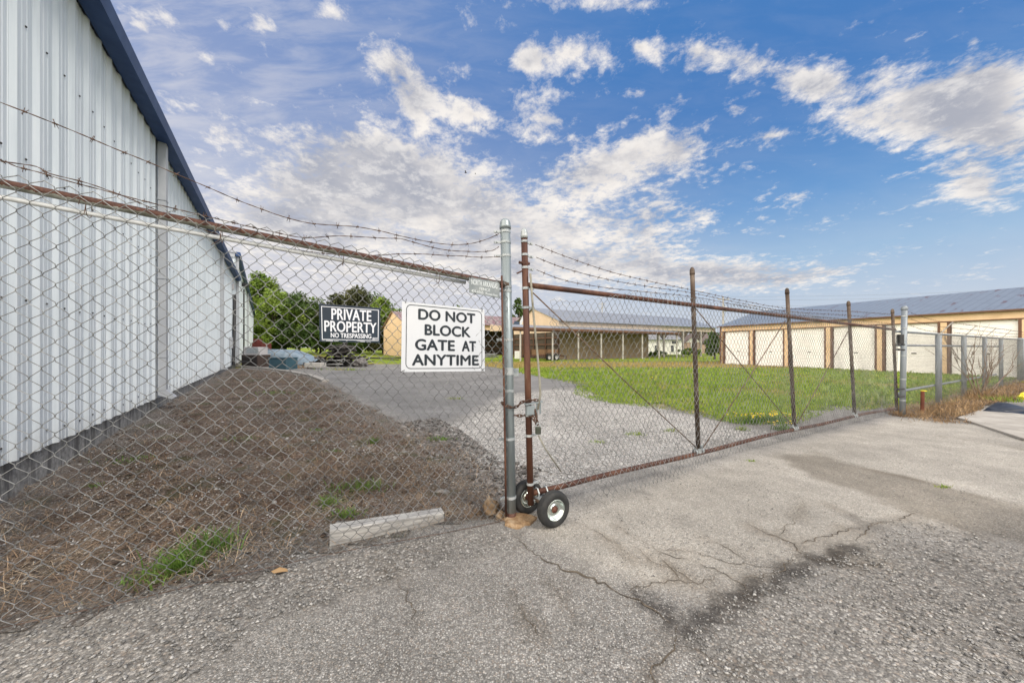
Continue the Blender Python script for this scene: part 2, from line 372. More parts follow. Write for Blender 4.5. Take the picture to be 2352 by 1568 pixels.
M['greyroof'] = mat('grey_shingles', [(.16, .165, .18), (.22, .225, .24)], 5, .8)
M['darkroof'] = mat('brown_shingles', [(.10, .075, .07), (.15, .115, .105)], 5, .8)
M['glass'] = mat('dark_window_glass', [(.02, .025, .03), (.035, .04, .05)], 2, .15, spec=.6)
M['navy'] = mat('navy_cloth', [(.03, .05, .09), (.045, .07, .12)], 4, .7)
M['trailwood'] = mat('trailer_boards', [(.12, .065, .035), (.20, .115, .06)], 5, .8)
M['bird'] = mat('dark_feathers', [(.05, .045, .045), (.09, .08, .08)], 30, .8)
M['lock'] = mat('dull_padlock', [(.05, .058, .045), (.09, .10, .08)], 20, .5, .5)

def m_special():
    # rail whose top is rust and whose underside still has paint, the border ragged
    m = bpy.data.materials.new('half_rusted_rail'); m.use_nodes = True; g = NT(m.node_tree)
    out = g.n('ShaderNodeOutputMaterial'); b = g.n('ShaderNodeBsdfPrincipled'); g.l(b.outputs[0], out.inputs[0])
    co = g.n('ShaderNodeTexCoord').outputs['Object']; sp = g.n('ShaderNodeSeparateXYZ')
    g.l(g.n('ShaderNodeNewGeometry').outputs['Normal'], sp.inputs[0])
    n = g.noise(co, 26, 4, .6); n2 = g.noise(co, 60, 4, .6)
    rust = g.ramp(n2, [(.3, (.03, .010, .006)), (.5, (.068, .020, .010)), (.7, (.11, .04, .018))])
    pale = g.ramp(g.noise(co, 14, 5), [(.35, (.12, .12, .09)), (.55, (.24, .245, .215)), (.7, (.34, .35, .32))])
    f = g.smooth(g.math('ADD', sp.outputs[2], g.math('MULTIPLY', n, 1.7)), .46, .58)
    g.l(g.mix(f, pale, rust), b.inputs['Base Color']); b.inputs['Roughness'].default_value = .65
    M['rail'] = m
    # concrete foundation with dark weathering streaks
    m = bpy.data.materials.new('stained_concrete'); m.use_nodes = True; g = NT(m.node_tree)
    out = g.n('ShaderNodeOutputMaterial'); b = g.n('ShaderNodeBsdfPrincipled'); g.l(b.outputs[0], out.inputs[0])
    co = g.n('ShaderNodeTexCoord').outputs['Object']
    st = g.noise(g.mapping(co, scale=(5, 5, .7)), 1.6, 6, .6, .3); n = g.noise(co, 22, 6, .6)
    base = g.ramp(n, [(.3, (.13, .125, .12)), (.5, (.24, .235, .225)), (.75, (.36, .35, .335))])
    col = g.mix(g.math('MULTIPLY', g.smooth(st, .46, .64), .85), base, (.065, .063, .063))
    g.l(col, b.inputs['Base Color']); b.inputs['Roughness'].default_value = .9
    bn = g.n('ShaderNodeBump'); bn.inputs['Strength'].default_value = .6; bn.inputs['Distance'].default_value = .01; g.l(n, bn.inputs['Height']); g.l(bn.outputs[0], b.inputs['Normal'])
    M['conc'] = m
    # pale blue grey wall sheets, faint vertical dirt
    m = bpy.data.materials.new('pale_blue_metal_siding'); m.use_nodes = True; g = NT(m.node_tree)
    out = g.n('ShaderNodeOutputMaterial'); b = g.n('ShaderNodeBsdfPrincipled'); g.l(b.outputs[0], out.inputs[0])
    co = g.n('ShaderNodeTexCoord').outputs['Object']
    st = g.noise(g.mapping(co, scale=(6, 6, .25)), 2.0, 5, .6); n = g.noise(co, 1.1, 4, .6)
    col = g.ramp(st, [(.30, (.52, .575, .62)), (.5, (.63, .685, .73)), (.7, (.69, .735, .77))])
    col = g.mix(g.math('MULTIPLY', g.smooth(n, .45, .75), .35), col, (.48, .53, .575))
    sz = g.n('ShaderNodeSeparateXYZ'); g.l(co, sz.inputs[0])
    foot = g.math('MULTIPLY', g.smooth(g.math('ADD', sz.outputs[2], g.math('MULTIPLY', st, .5)), .85, .42), .35)
    col = g.mix(foot, col, (.36, .35, .33))
    g.l(col, b.inputs['Base Color']); b.inputs['Roughness'].default_value = .42; b.inputs['Specular IOR Level'].default_value = .4
    M['siding'] = m
    # standing seam roof, grey with rust blotches running down the slope
    def roof(name, grey_, rust_, thr):
        m = bpy.data.materials.new(name); m.use_nodes = True; g = NT(m.node_tree)
        out = g.n('ShaderNodeOutputMaterial'); b = g.n('ShaderNodeBsdfPrincipled'); g.l(b.outputs[0], out.inputs[0])
        uv = g.n('ShaderNodeTexCoord').outputs['UV']
        n = g.noise(g.mapping(uv, scale=(3.2, .8, 1)), 1.0, 5, .6, .2); n2 = g.noise(uv, 3, 4)
        base = g.ramp(n2, [(.35, tuple(c*.86 for c in grey_)), (.65, grey_)])
        sp = g.n('ShaderNodeSeparateXYZ'); g.l(uv, sp.inputs[0])
        fr = g.math('FRACT', g.math('MULTIPLY', sp.outputs[0], 3.3)); rib = g.math('MULTIPLY', g.smooth(fr, .80, .93), .55)
        base = g.mix(rib, base, tuple(c*.5 for c in grey_))
        col = g.mix(g.math('MULTIPLY', g.smooth(n, thr, thr+.06), .85), base, rust_)
        g.l(col, b.inputs['Base Color']); b.inputs['Roughness'].default_value = .38; b.inputs['Metallic'].default_value = .25
        return m
    M['roofA'] = roof('rust_spotted_grey_roof', (.20, .235, .29), (.12, .06, .055), .60)
    M['roofB'] = roof('pale_grey_roof', (.26, .28, .32), (.17, .125, .125), .60)
    M['roofR'] = roof('red_rusted_roof', (.40, .33, .30), (.17, .04, .04), .46)
    # brick
    m = bpy.data.materials.new('red_brick'); m.use_nodes = True; g = NT(m.node_tree)
    out = g.n('ShaderNodeOutputMaterial'); b = g.n('ShaderNodeBsdfPrincipled'); g.l(b.outputs[0], out.inputs[0])
    br = g.n('ShaderNodeTexBrick'); g.l(g.n('ShaderNodeTexCoord').outputs['Object'], br.inputs[0]); br.inputs['Scale'].default_value = 4
    br.inputs['Color1'].default_value = (.40, .10, .06, 1); br.inputs['Color2'].default_value = (.32, .08, .05, 1); br.inputs['Mortar'].default_value = (.36, .26, .2, 1)
    g.l(br.outputs[0], b.inputs['Base Color']); b.inputs['Roughness'].default_value = .85
    M['brick'] = m
m_special()
# ------------------------------------------------------------------ ground
def poly_sd(poly, X, Y):                                 # signed distance, positive inside
    P = np.array([(p[0], p[1]) for p in poly]); n = len(P)
    dmin = np.full(X.shape, 1e9); ins = np.zeros(X.shape, bool)
    for i in range(n):
        a, b = P[i], P[(i+1) % n]; ab = b-a
        t = np.clip(((X-a[0])*ab[0]+(Y-a[1])*ab[1])/(ab@ab+1e-12), 0, 1)
        dmin = np.minimum(dmin, np.hypot(X-a[0]-t*ab[0], Y-a[1]-t*ab[1]))
        c = ((a[1] > Y) != (b[1] > Y)) & (X < (b[0]-a[0])*(Y-a[1])/(b[1]-a[1]+1e-12)+a[0]); ins ^= c
    return np.where(ins, dmin, -dmin)
def line_d(pts, X, Y):
    P = np.array([(p[0], p[1]) for p in pts]); dmin = np.full(X.shape, 1e9)
    for a, b in zip(P[:-1], P[1:]):
        ab = b-a; t = np.clip(((X-a[0])*ab[0]+(Y-a[1])*ab[1])/(ab@ab+1e-12), 0, 1)
        dmin = np.minimum(dmin, np.hypot(X-a[0]-t*ab[0], Y-a[1]-t*ab[1]))
    return dmin
gp = lambda *pp: [G(*p)[:2] for p in pp]
sm = lambda t: (lambda u: u*u*(3-2*u))(np.clip(t, 0, 1))

Z = dict(
  yardgravel=gp((1030, 985), (1160, 905), (1335, 892), (1500, 935), (1700, 985), (1760, 992), (1620, 1032), (1240, 1128), (1165, 1120), (1080, 1040)),
  smooth=gp((735, 866), (760, 850), (1150, 842), (1340, 884), (1165, 905), (1040, 965), (960, 965), (890, 940), (820, 905)),
  beige=gp((1240, 1175), (1610, 1045), (2060, 960), (2352, 985), (2700, 1010), (2700, 1160), (2352, 1190), (2060, 1220), (1900, 1290), (1700, 1330), (1500, 1345), (1330, 1300)),
  band=gp((1780, 1038), (1885, 1045), (2130, 1108), (2352, 1165), (2700, 1230), (2700, 1330), (2352, 1250), (2110, 1178), (1850, 1092)),
  coarse=gp((1570, 1455), (1700, 1365), (1960, 1262), (2110, 1195), (2352, 1255), (2700, 1300), (2900, 1700), (1640, 1700)),
  leftgravel=gp((-200, 1420), (300, 1360), (760, 1265), (1000, 1220), (1180, 1215), (1180, 1260), (900, 1330), (620, 1420), (420, 1568), (300, 1800), (-600, 1800)),
)
edge_line = gp((1470, 1368), (1520, 1410), (1570, 1450), (1640, 1410), (1700, 1372), (1780, 1335), (1850, 1300), (1960, 1255))
def grid(name, xs, ys, zoff, m, attrs=None):
    X, Y = np.meshgrid(xs, ys); nx, ny = len(xs), len(ys)
    Zz = hgtv(X, Y)+zoff(X, Y)
    V = np.stack([X.ravel(), Y.ravel(), Zz.ravel()], 1); i = np.arange(nx*ny).reshape(ny, nx)
    Fq = np.stack([i[:-1, :-1], i[:-1, 1:], i[1:, 1:], i[1:, :-1]], -1).reshape(-1, 4)
    o = npmesh(name, V, Fq, m, smooth=True)
    for k, fn in (attrs or {}).items():
        a = o.data.attributes.new(k, 'FLOAT', 'POINT'); a.data.foreach_set('value', fn(X, Y).ravel().astype(np.float32))
    return o
def sheet(name, poly, step, zoff, m, ragged=.05, attrs=None):     # grid clipped to a ragged outline
    P = np.array([(p[0], p[1]) for p in poly]); lo, hi = P.min(0)-.2, P.max(0)+.2
    xs = np.arange(lo[0], hi[0], step); ys = np.arange(lo[1], hi[1], step)
    X, Y = np.meshgrid(xs, ys); nx, ny = len(xs), len(ys)
    n = wob(np.stack([X, Y], -1), 3.1, 2)*ragged+wob(np.stack([X, Y], -1), 11, 5)*ragged*.6
    sd = poly_sd(poly, X, Y)+n
    i = np.arange(nx*ny).reshape(ny, nx)
    Fq = np.stack([i[:-1, :-1], i[:-1, 1:], i[1:, 1:], i[1:, :-1]], -1).reshape(-1, 4)
    keep = (sd.ravel()[Fq] > -step*.5).all(1); Fq = Fq[keep]
    used = np.unique(Fq); re = np.zeros(nx*ny, np.int64); re[used] = np.arange(len(used))
    zz = hgtv(X, Y)+zoff(X, Y, np.clip(sd, 0, 9)); V = np.stack([X.ravel(), Y.ravel(), zz.ravel()], 1)[used]
    # pull the outermost vertices onto the outline so that it is not stepped
    o = npmesh(name, V, re[Fq], m, smooth=True)
    for k, fn in (attrs or {}).items():
        a = o.data.attributes.new(k, 'FLOAT', 'POINT'); a.data.foreach_set('value', fn(X, Y).ravel()[used].astype(np.float32))
    return o

def m_pavement():
    m = bpy.data.materials.new('worn_chip_seal_pavement'); m.use_nodes = True; g = NT(m.node_tree)
    out = g.n('ShaderNodeOutputMaterial'); b = g.n('ShaderNodeBsdfPrincipled'); g.l(b.outputs[0], out.inputs[0])
    co = g.n('ShaderNodeTexCoord').outputs['Object']
    at = lambda k: g.n('ShaderNodeAttribute', attribute_name=k).outputs['Fac']
    def vor(sc_):
        v = g.n('ShaderNodeTexVoronoi'); v.inputs['Scale'].default_value = sc_; v.inputs['Randomness'].default_value = 1
        wv = g.n('ShaderNodeVectorMath', operation='MULTIPLY_ADD'); nz = g.n('ShaderNodeTexNoise'); nz.inputs['Scale'].default_value = sc_*.7; g.l(co, nz.inputs['Vector'])
        g.l(nz.outputs[1], wv.inputs[0]); wv.inputs[1].default_value = (.5/sc_,)*3; g.l(co, wv.inputs[2]); g.l(wv.outputs[0], v.inputs['Vector'])
        sp = g.n('ShaderNodeSeparateColor'); g.l(v.outputs['Color'], sp.inputs[0]); return v.outputs['Distance'], sp.outputs[0], sp.outputs[1]
    d1, r1, h1 = vor(135); d2, r2, h2 = vor(72)
    big = g.noise(co, .55, 5, .55); mid = g.noise(co, 3.2, 5, .6); fine = g.noise(co, 40, 4, .6)
    def stones(d, r, h, sh):
        c = g.ramp(r, [(0, (.125, .12, .117)), (.28, (.185, .181, .176)), (.62, (.26, .254, .246)), (.88, (.35, .342, .332)), (1, (.47, .46, .45))])
        c = g.mix(g.math('MULTIPLY', g.smooth(h, .72, .98), .4), c, (.30, .235, .185))
        gap = g.smooth(d, sh, sh+.28)
        return g.mix(g.math('MULTIPLY', gap, .62), c, (.095, .091, .088))
    fineS = stones(d1, r1, h1, .34); coarseS = stones(d2, r2, h2, .38)
    cz = g.math('MINIMUM', g.math('ADD', at('coarse'), g.smooth(mid, .60, .70)), 1.0)
    col = g.mix(cz, fineS, coarseS)
    # worn smooth slabs: mostly matrix, chips hardly showing
    slab = g.ramp(fine, [(.32, (.23, .223, .212)), (.5, (.315, .305, .29)), (.68, (.39, .378, .36))])
    bz = at('beige')
    col = g.mix(g.math('MULTIPLY', bz, .35), col, slab)
    col = g.mix(bz, col, g.mix(1, col, (1.24, 1.215, 1.165), 'MULTIPLY'))
    col = g.mix(at('yardgravel'), col, g.mix(1, coarseS, (1.62, 1.62, 1.62), 'MULTIPLY'))
    asp = g.ramp(fine, [(.3, (.125, .123, .125)), (.5, (.17, .167, .168)), (.7, (.225, .222, .222))])
    col = g.mix(at('smooth'), col, asp)
    col = g.mix(g.math('MULTIPLY', at('band'), .72), col, g.mix(1, col, (.52, .49, .45), 'MULTIPLY'))
    col = g.mix(g.math('MULTIPLY', g.math('MULTIPLY', at('edge'), g.smooth(g.math('ADD', g.noise(co, 9, 6, .7), g.math('MULTIPLY', at('edge'), .15)), .42, .66)), .95), col, g.mix(1, col, (.30, .29, .29), 'MULTIPLY'))
    col = g.mix(g.math('MULTIPLY', at('stain'), .6), col, g.mix(1, col, (.50, .44, .37), 'MULTIPLY'))
    col = g.mix(g.math('MULTIPLY', at('coarse'), .6), col, g.mix(1, col, (.82, .79, .76), 'MULTIPLY'))
    f = g.math('MULTIPLY_ADD', big, 1.0, .51); col = g.mix(1, col, grey(g, f), 'MULTIPLY')
    f = g.math('MULTIPLY_ADD', mid, .75, .62); col = g.mix(1, col, grey(g, f), 'MULTIPLY')
    col = g.mix(1, col, (1.03, 1.025, 1.01), 'MULTIPLY')
    oil = g.smooth(g.noise(g.mapping(co, (4.3, 1.2, 0)), 1.7, 4, .5), .66, .74); col = g.mix(g.math('MULTIPLY', oil, .4), col, (.10, .095, .09))
    g.l(col, b.inputs['Base Color']); b.inputs['Roughness'].default_value = .88; b.inputs['Specular IOR Level'].default_value = .25
    hh = g.math('SUBTRACT', 1, g.math('ADD', g.math('MULTIPLY', d1, .6), g.math('MULTIPLY', d2, cz)))
    bn = g.n('ShaderNodeBump'); bn.inputs['Strength'].default_value = .75; bn.inputs['Distance'].default_value = .006
    g.l(hh, bn.inputs['Height']); g.l(bn.outputs[0], b.inputs['Normal']); return m
def m_bed():
    m = bpy.data.materials.new('brown_litter_soil'); m.use_nodes = True; g = NT(m.node_tree)
    out = g.n('ShaderNodeOutputMaterial'); b = g.n('ShaderNodeBsdfPrincipled'); g.l(b.outputs[0], out.inputs[0])
    co = g.n('ShaderNodeTexCoord').outputs['Object']
    st = g.noise(g.mapping(co, rot=(0, 0, .5), scale=(3, 16, 1)), 9, 6, .7, .8); st2 = g.noise(g.mapping(co, rot=(0, 0, -.7), scale=(2.4, 13, 1)), 10, 6, .7, .8)
    n = g.noise(co, 1.3, 6, .6); n2 = g.noise(co, 55, 5, .65)
    soil = g.ramp(n2, [(.32, (.020, .014, .011)), (.46, (.080, .060, .048)), (.58, (.160, .130, .108)), (.72, (.28, .245, .215))])
    hay = g.ramp(g.noise(co, 30, 4), [(.3, (.11, .072, .048)), (.6, (.25, .185, .135)), (.8, (.42, .35, .275))])
    col = g.mix(g.math('MULTIPLY', g.smooth(g.math('MAXIMUM', st, st2), .54, .66), .8), soil, hay)
    rd = g.smooth(g.noise(g.mapping(co, (2, 8, 0)), 4.5, 6, .65), .50, .62); col = g.mix(g.math('MULTIPLY', rd, .45), col, (.105, .042, .022))
    at = g.n('ShaderNodeAttribute', attribute_name='rim').outputs['Fac']
    for sc_, lo in ((75, .50), (38, .74)):
        v = g.n('ShaderNodeTexVoronoi'); v.inputs['Scale'].default_value = sc_; g.l(co, v.inputs['Vector'])
        sp = g.n('ShaderNodeSeparateColor'); g.l(v.outputs['Color'], sp.inputs[0])
        th = g.math('ADD', sp.outputs[0], g.math('ADD', g.math('MULTIPLY', at, .5), g.math('MULTIPLY', g.math('SUBTRACT', n, .5), 1.1)))
        peb = g.math('MULTIPLY', g.smooth(v.outputs['Distance'], .42, .26), g.smooth(th, lo, lo+.05))
        col = g.mix(peb, col, g.ramp(sp.outputs[1], [(0, (.12, .115, .108)), (.6, (.27, .26, .245)), (1, (.50, .485, .46))]))
    col = g.mix(g.math('MULTIPLY', g.smooth(g.noise(g.mapping(co, (9, 4, 0)), 1.9, 6, .65), .54, .66), .6), col, (.040, .062, .014))
    dk = g.smooth(g.noise(g.mapping(co, (5, 1, 0)), 2.4, 5, .6), .44, .62); col = g.mix(g.math('MULTIPLY', dk, .5), col, g.mix(1, col, (.42, .38, .35), 'MULTIPLY'))
    col = g.mix(g.math('MULTIPLY', at, .45), col, g.mix(1, g.ramp(n2, [(.3, (.09, .088, .085)), (.5, (.20, .196, .19)), (.72, (.38, .372, .36))]), (1, 1, 1), 'MULTIPLY'))
    f = g.math('MULTIPLY_ADD', n, 1.5, .30); col = g.mix(1, col, grey(g, f), 'MULTIPLY')
    g.l(col, b.inputs['Base Color']); b.inputs['Roughness'].default_value = .95; b.inputs['Specular IOR Level'].default_value = .1
    bn = g.n('ShaderNodeBump'); bn.inputs['Strength'].default_value = 1; bn.inputs['Distance'].default_value = .02
    g.l(g.math('ADD', n2, g.math('MAXIMUM', st, st2)), bn.inputs['Height']); g.l(bn.outputs[0], b.inputs['Normal']); return m
def m_lawn(name, far=False):
    m = bpy.data.materials.new(name); m.use_nodes = True; g = NT(m.node_tree)
    out = g.n('ShaderNodeOutputMaterial'); b = g.n('ShaderNodeBsdfPrincipled'); g.l(b.outputs[0], out.inputs[0])
    co = g.n('ShaderNodeTexCoord').outputs['Object']
    a = g.noise(co, .28, 5, .6); c = g.noise(co, 1.6, 5, .6); f = g.noise(g.mapping(co, scale=(1, .5, 1)), 22, 5, .7)
    col = g.ramp(f, [(.28, (.075, .11, .012)), (.5, (.17, .235, .026)), (.72, (.30, .36, .06))])
    dry = g.ramp(f, [(.3, (.20, .15, .045)), (.6, (.33, .26, .085)), (.8, (.42, .35, .14))])
    sp = g.n('ShaderNodeSeparateXYZ'); g.l(co, sp.inputs[0])
    # a mown dry strip in front of the far buildings
    strip = g.math('MULTIPLY', g.smooth(sp.outputs[1], 20.5, 23), g.smooth(sp.outputs[1], 32, 27))
    k = g.math('ADD', g.math('ADD', g.math('MULTIPLY', a, .75), g.math('MULTIPLY', c, .45)), g.math('MULTIPLY', strip, .26 if not far else .14))
    col = g.mix(g.smooth(k, .60, .80), col, dry)
    g.l(col, b.inputs['Base Color']); b.inputs['Roughness'].default_value = .9; b.inputs['Specular IOR Level'].default_value = .1
    bn = g.n('ShaderNodeBump'); bn.inputs['Strength'].default_value = .8; bn.inputs['Distance'].default_value = .04; g.l(f, bn.inputs['Height']); g.l(bn.outputs[0], b.inputs['Normal']); return m

# wide ground to the horizon
gb = MB(); n = 40
xs = np.concatenate([np.linspace(-450, -30, 22), np.arange(-17, 31, 1.0), np.linspace(40, 450, 22)]); ys = np.concatenate([np.linspace(-120, -20, 8), np.arange(-8, 29, 1.0), np.linspace(36, 780, 50)])
tag(grid('ground', xs, ys, lambda X, Y: np.where((X > -16.5) & (X < 29.5) & (Y > -7.5) & (Y < 25.5), -.32, -.03)-hgtv(X, Y), m_lawn('far_grass', True)), kind='structure')
zone = lambda k, soft, nz: (lambda X, Y: sm((poly_sd(Z[k], X, Y)+wob(np.stack([X, Y], -1), 2.2, 1)*nz+wob(np.stack([X, Y], -1), 7, 4)*nz*.5)/soft+.5))
# cracks: jagged ribbons of dirt 3 mm above the pavement
cracks = [((1180, 1228), (1215, 1262), (1250, 1285), (1300, 1312), (1350, 1328), (1400, 1348), (1445, 1372), (1485, 1390), (1540, 1432)),
 ((1418, 1208), (1431, 1222), (1462, 1237), (1498, 1257), (1538, 1276), (1584, 1283)), ((1498, 1257), (1540, 1300), (1560, 1330)), ((1714, 1200), (1746, 1218), (1785, 1229), (1832, 1252)),
 ((1717, 1200), (1772, 1229), (1831, 1250), (1837, 1276), (1802, 1302), (1760, 1330)), ((1831, 1250), (1880, 1236), (1935, 1222), (1990, 1205)), ((2036, 1159), (2080, 1173), (2095, 1178), (2078, 1192), (2009, 1202), (1960, 1243)),
 ((1837, 1276), (1900, 1290), (1930, 1268)), ((1600, 1290), (1650, 1312), (1700, 1335), (1722, 1362)), ((1450, 1245), (1500, 1288), (1560, 1312), (1610, 1345)), ((1620, 1235), (1680, 1262), (1740, 1300)),
 ((1240, 1330), (1290, 1372), (1330, 1430)), ((1560, 1440), (1545, 1490), (1500, 1530), (1490, 1600)), ((1545, 1480), (1610, 1500), (1660, 1540)), ((1180, 1360), (1205, 1420), (1250, 1465)), ((1200, 1070), (1280, 1085), (1360, 1092)),
 ((1500, 1257), (1600, 1268), (1660, 1290), (1740, 1300), (1800, 1302)), ((1300, 1190), (1360, 1215), (1420, 1250), (1450, 1290)), ((1785, 1229), (1830, 1190), (1850, 1150)), ((1990, 1205), (1950, 1180), (1900, 1160)), ((2095, 1178), (2180, 1200), (2260, 1235)),
 ((1700, 1335), (1760, 1322), (1835, 1276)), ((1430, 1362), (1490, 1345), (1560, 1330), (1610, 1345), (1650, 1312)), ((1900, 1290), (1960, 1300), (2040, 1290)), ((880, 1300), (930, 1360), (960, 1440)), ((1660, 1540), (1740, 1520), (1830, 1530)), ((2080, 1410), (2160, 1440), (2230, 1490)), ((1880, 1040), (1990, 1075), (2130, 1108), (2250, 1140)), ((2150, 1000), (2260, 1015), (2352, 1032))]
pavz = lambda X, Y: wob(np.stack([X, Y], -1), .9, 3)*.006*np.clip(3-Y/6, 0, 1)
def crack_stain(X, Y):
    d = np.full(X.shape, 9.0)
    for c in cracks: d = np.minimum(d, line_d(gp(*c), X, Y))
    return np.clip(1.1-d/(.07+.05*wob(np.stack([X, Y], -1), 5, 2)), 0, 1)*np.clip(.55+.6*wob(np.stack([X, Y], -1), 3, 8), 0, 1)

PAV_X = np.concatenate([np.arange(-16, -3, .35), np.arange(-3, 5, .05), np.arange(5, 10, .12), np.arange(10, 34, .5)])
PAV_Y = np.concatenate([np.arange(-7, .6, .4), np.arange(.6, 5, .05), np.arange(5, 10, .12), np.arange(10, 27, .4)])
tag(grid('pavement', PAV_X, PAV_Y, pavz, m_pavement(), {
    'stain': crack_stain,
    'yardgravel': zone('yardgravel', .5, .18), 'smooth': zone('smooth', .5, .15), 'beige': zone('beige', .45, .12), 'band': zone('band', .18, .08),
    'coarse': lambda X, Y: np.maximum(zone('coarse', .7, .22)(X, Y)*.9, zone('leftgravel', .35, .12)(X, Y)*.9),
    'edge': lambda X, Y: sm(1.3-line_d(edge_line, X, Y)/(.085+.05*wob(np.stack([X, Y], -1), 9, 3)))}), kind='structure')

BED = gp((1160, 1194), (1020, 1205), (760, 1276), (560, 1324), (330, 1382), (120, 1430), (-60, 1468), (-400, 1560))+[(-4.4, -2.0), (-5.6, 4.5), (-8.6, 9), (-12.2, 14.2), (-15.4, 18.6)]+gp((520, 848), (560, 846), (640, 851), (715, 862), (745, 874), (800, 905), (860, 940), (960, 985), (1060, 1030), (1140, 1090))
tag(sheet('dirt_bed', BED, .09, lambda X, Y, sd: .006+np.minimum(sd, .5)*.03*(1+wob(np.stack([X, Y], -1), 2.4, 1)*.7)+np.clip(sd, 0, .2)*.08*wob(np.stack([X, Y], -1), 9, 2), m_bed(), .10, {'rim': lambda X, Y: np.maximum(sm(1-poly_sd(BED, X, Y)/.7), np.maximum(sm(1-(X-WX0-WK*Y)*.825/.8)*.8, sm((X+2.3-.12*Y)/1.9)*.75*np.clip(.7+.6*wob(np.stack([X, Y], -1), 1.9, 4), 0, 1)))}), kind='structure')
LAWN = gp((1340, 884), (1335, 905), (1380, 920), (1480, 932), (1570, 942), (1640, 958), (1700, 972), (1770, 975), (1835, 958), (1890, 936), (1960, 940), (2062, 922))+[(8.1, 7.4), (10, 8.2), (12, 9.4), (16.2, 11.7), (21, 14.2), (40, 30), (40, 64), (-8, 64)]+gp((1085, 836), (1150, 846))
def lz(X, Y, sd): return .008+np.clip(sd, 0, .4)*.05
tag(sheet('lawn', LAWN, .3, lz, m_lawn('lawn_grass'), .30), kind='structure')
# weedy strip along the right hand fence
STRIP = [(7.25, 6.52), (8.0, 6.35), (8.9, 6.6)]+gp((2230, 955), (2253, 948), (2260, 935))+[(10.4, 7.7), (13, 8.8), (18, 10.8), (24, 13.8), (23, 15.4), (16, 11.6), (12, 9.3), (9.6, 8.0), (7.5, 7.0)]
tag(sheet('weedy_verge', STRIP, .08, lambda X, Y, sd: .006+np.clip(sd, 0, .3)*.08, m_bed(), .10), kind='structure')
SLAB = [G(2200, 962), G(2262, 941), G(2352, 952), G(2700, 990), G(2700, 1050), G(2352, 1012)]
sl_ = MB(); sl_.prism([p+Vector((0, 0, .004)) for p in SLAB], (0, 0, .03)); 
M['slab'] = mat('pale_concrete_slab', [(.25, .235, .215), (.33, .31, .285), (.39, .37, .345)], 3, .9, 0, .3, 40, fine=.12)
tag(sl_.build('concrete_slab', M['slab']), kind='structure')
kb = MB()
KP = [G(x, y) for x, y in ((545, 842), (600, 846), (660, 854), (715, 864), (748, 877))]
for a, b in zip(KP[:-1], KP[1:]): kb.bar(a+Vector((0, 0, .02)), b+Vector((0, 0, .02)), .22, .10)
tag(kb.build('concrete_kerb', M['slab']), kind='structure')

cm = MB()
for ci, c in enumerate(cracks):
    pts = [G(*p) for p in c]; wmax = .008 if ci == 0 else (.0034 if ci < 16 else .0022)
    fine = []
    for a, b in zip(pts[:-1], pts[1:]):
        k = max(2, int((b-a).length/.03)); nrm = Vector((-(b-a).y, (b-a).x, 0)).normalized()
        for i in range(k): fine.append(a.lerp(b, i/k)+nrm*random.uniform(-.018, .018))
    fine.append(pts[-1]); L = len(fine)
    vs = []; w = .5
    for i, p in enumerate(fine):
        t = (fine[min(i+1, L-1)]-fine[max(i-1, 0)]).normalized(); nn = Vector((-t.y, t.x, 0)); w = min(1, max(.25, w+random.uniform(-.35, .35)))
        e = min(1, 6*min(i, L-1-i)/L+.15)
        zz = Vector((0, 0, .004+float(pavz(np.array(p.x), np.array(p.y))))); vs += [p+nn*w*wmax*e+zz, p-nn*w*wmax*e+zz]
    cm.add(vs, [(2*i, 2*i+1, 2*i+3, 2*i+2) for i in range(L-1)])
tag(cm.build('pavement_cracks', M['crack']), kind='structure')

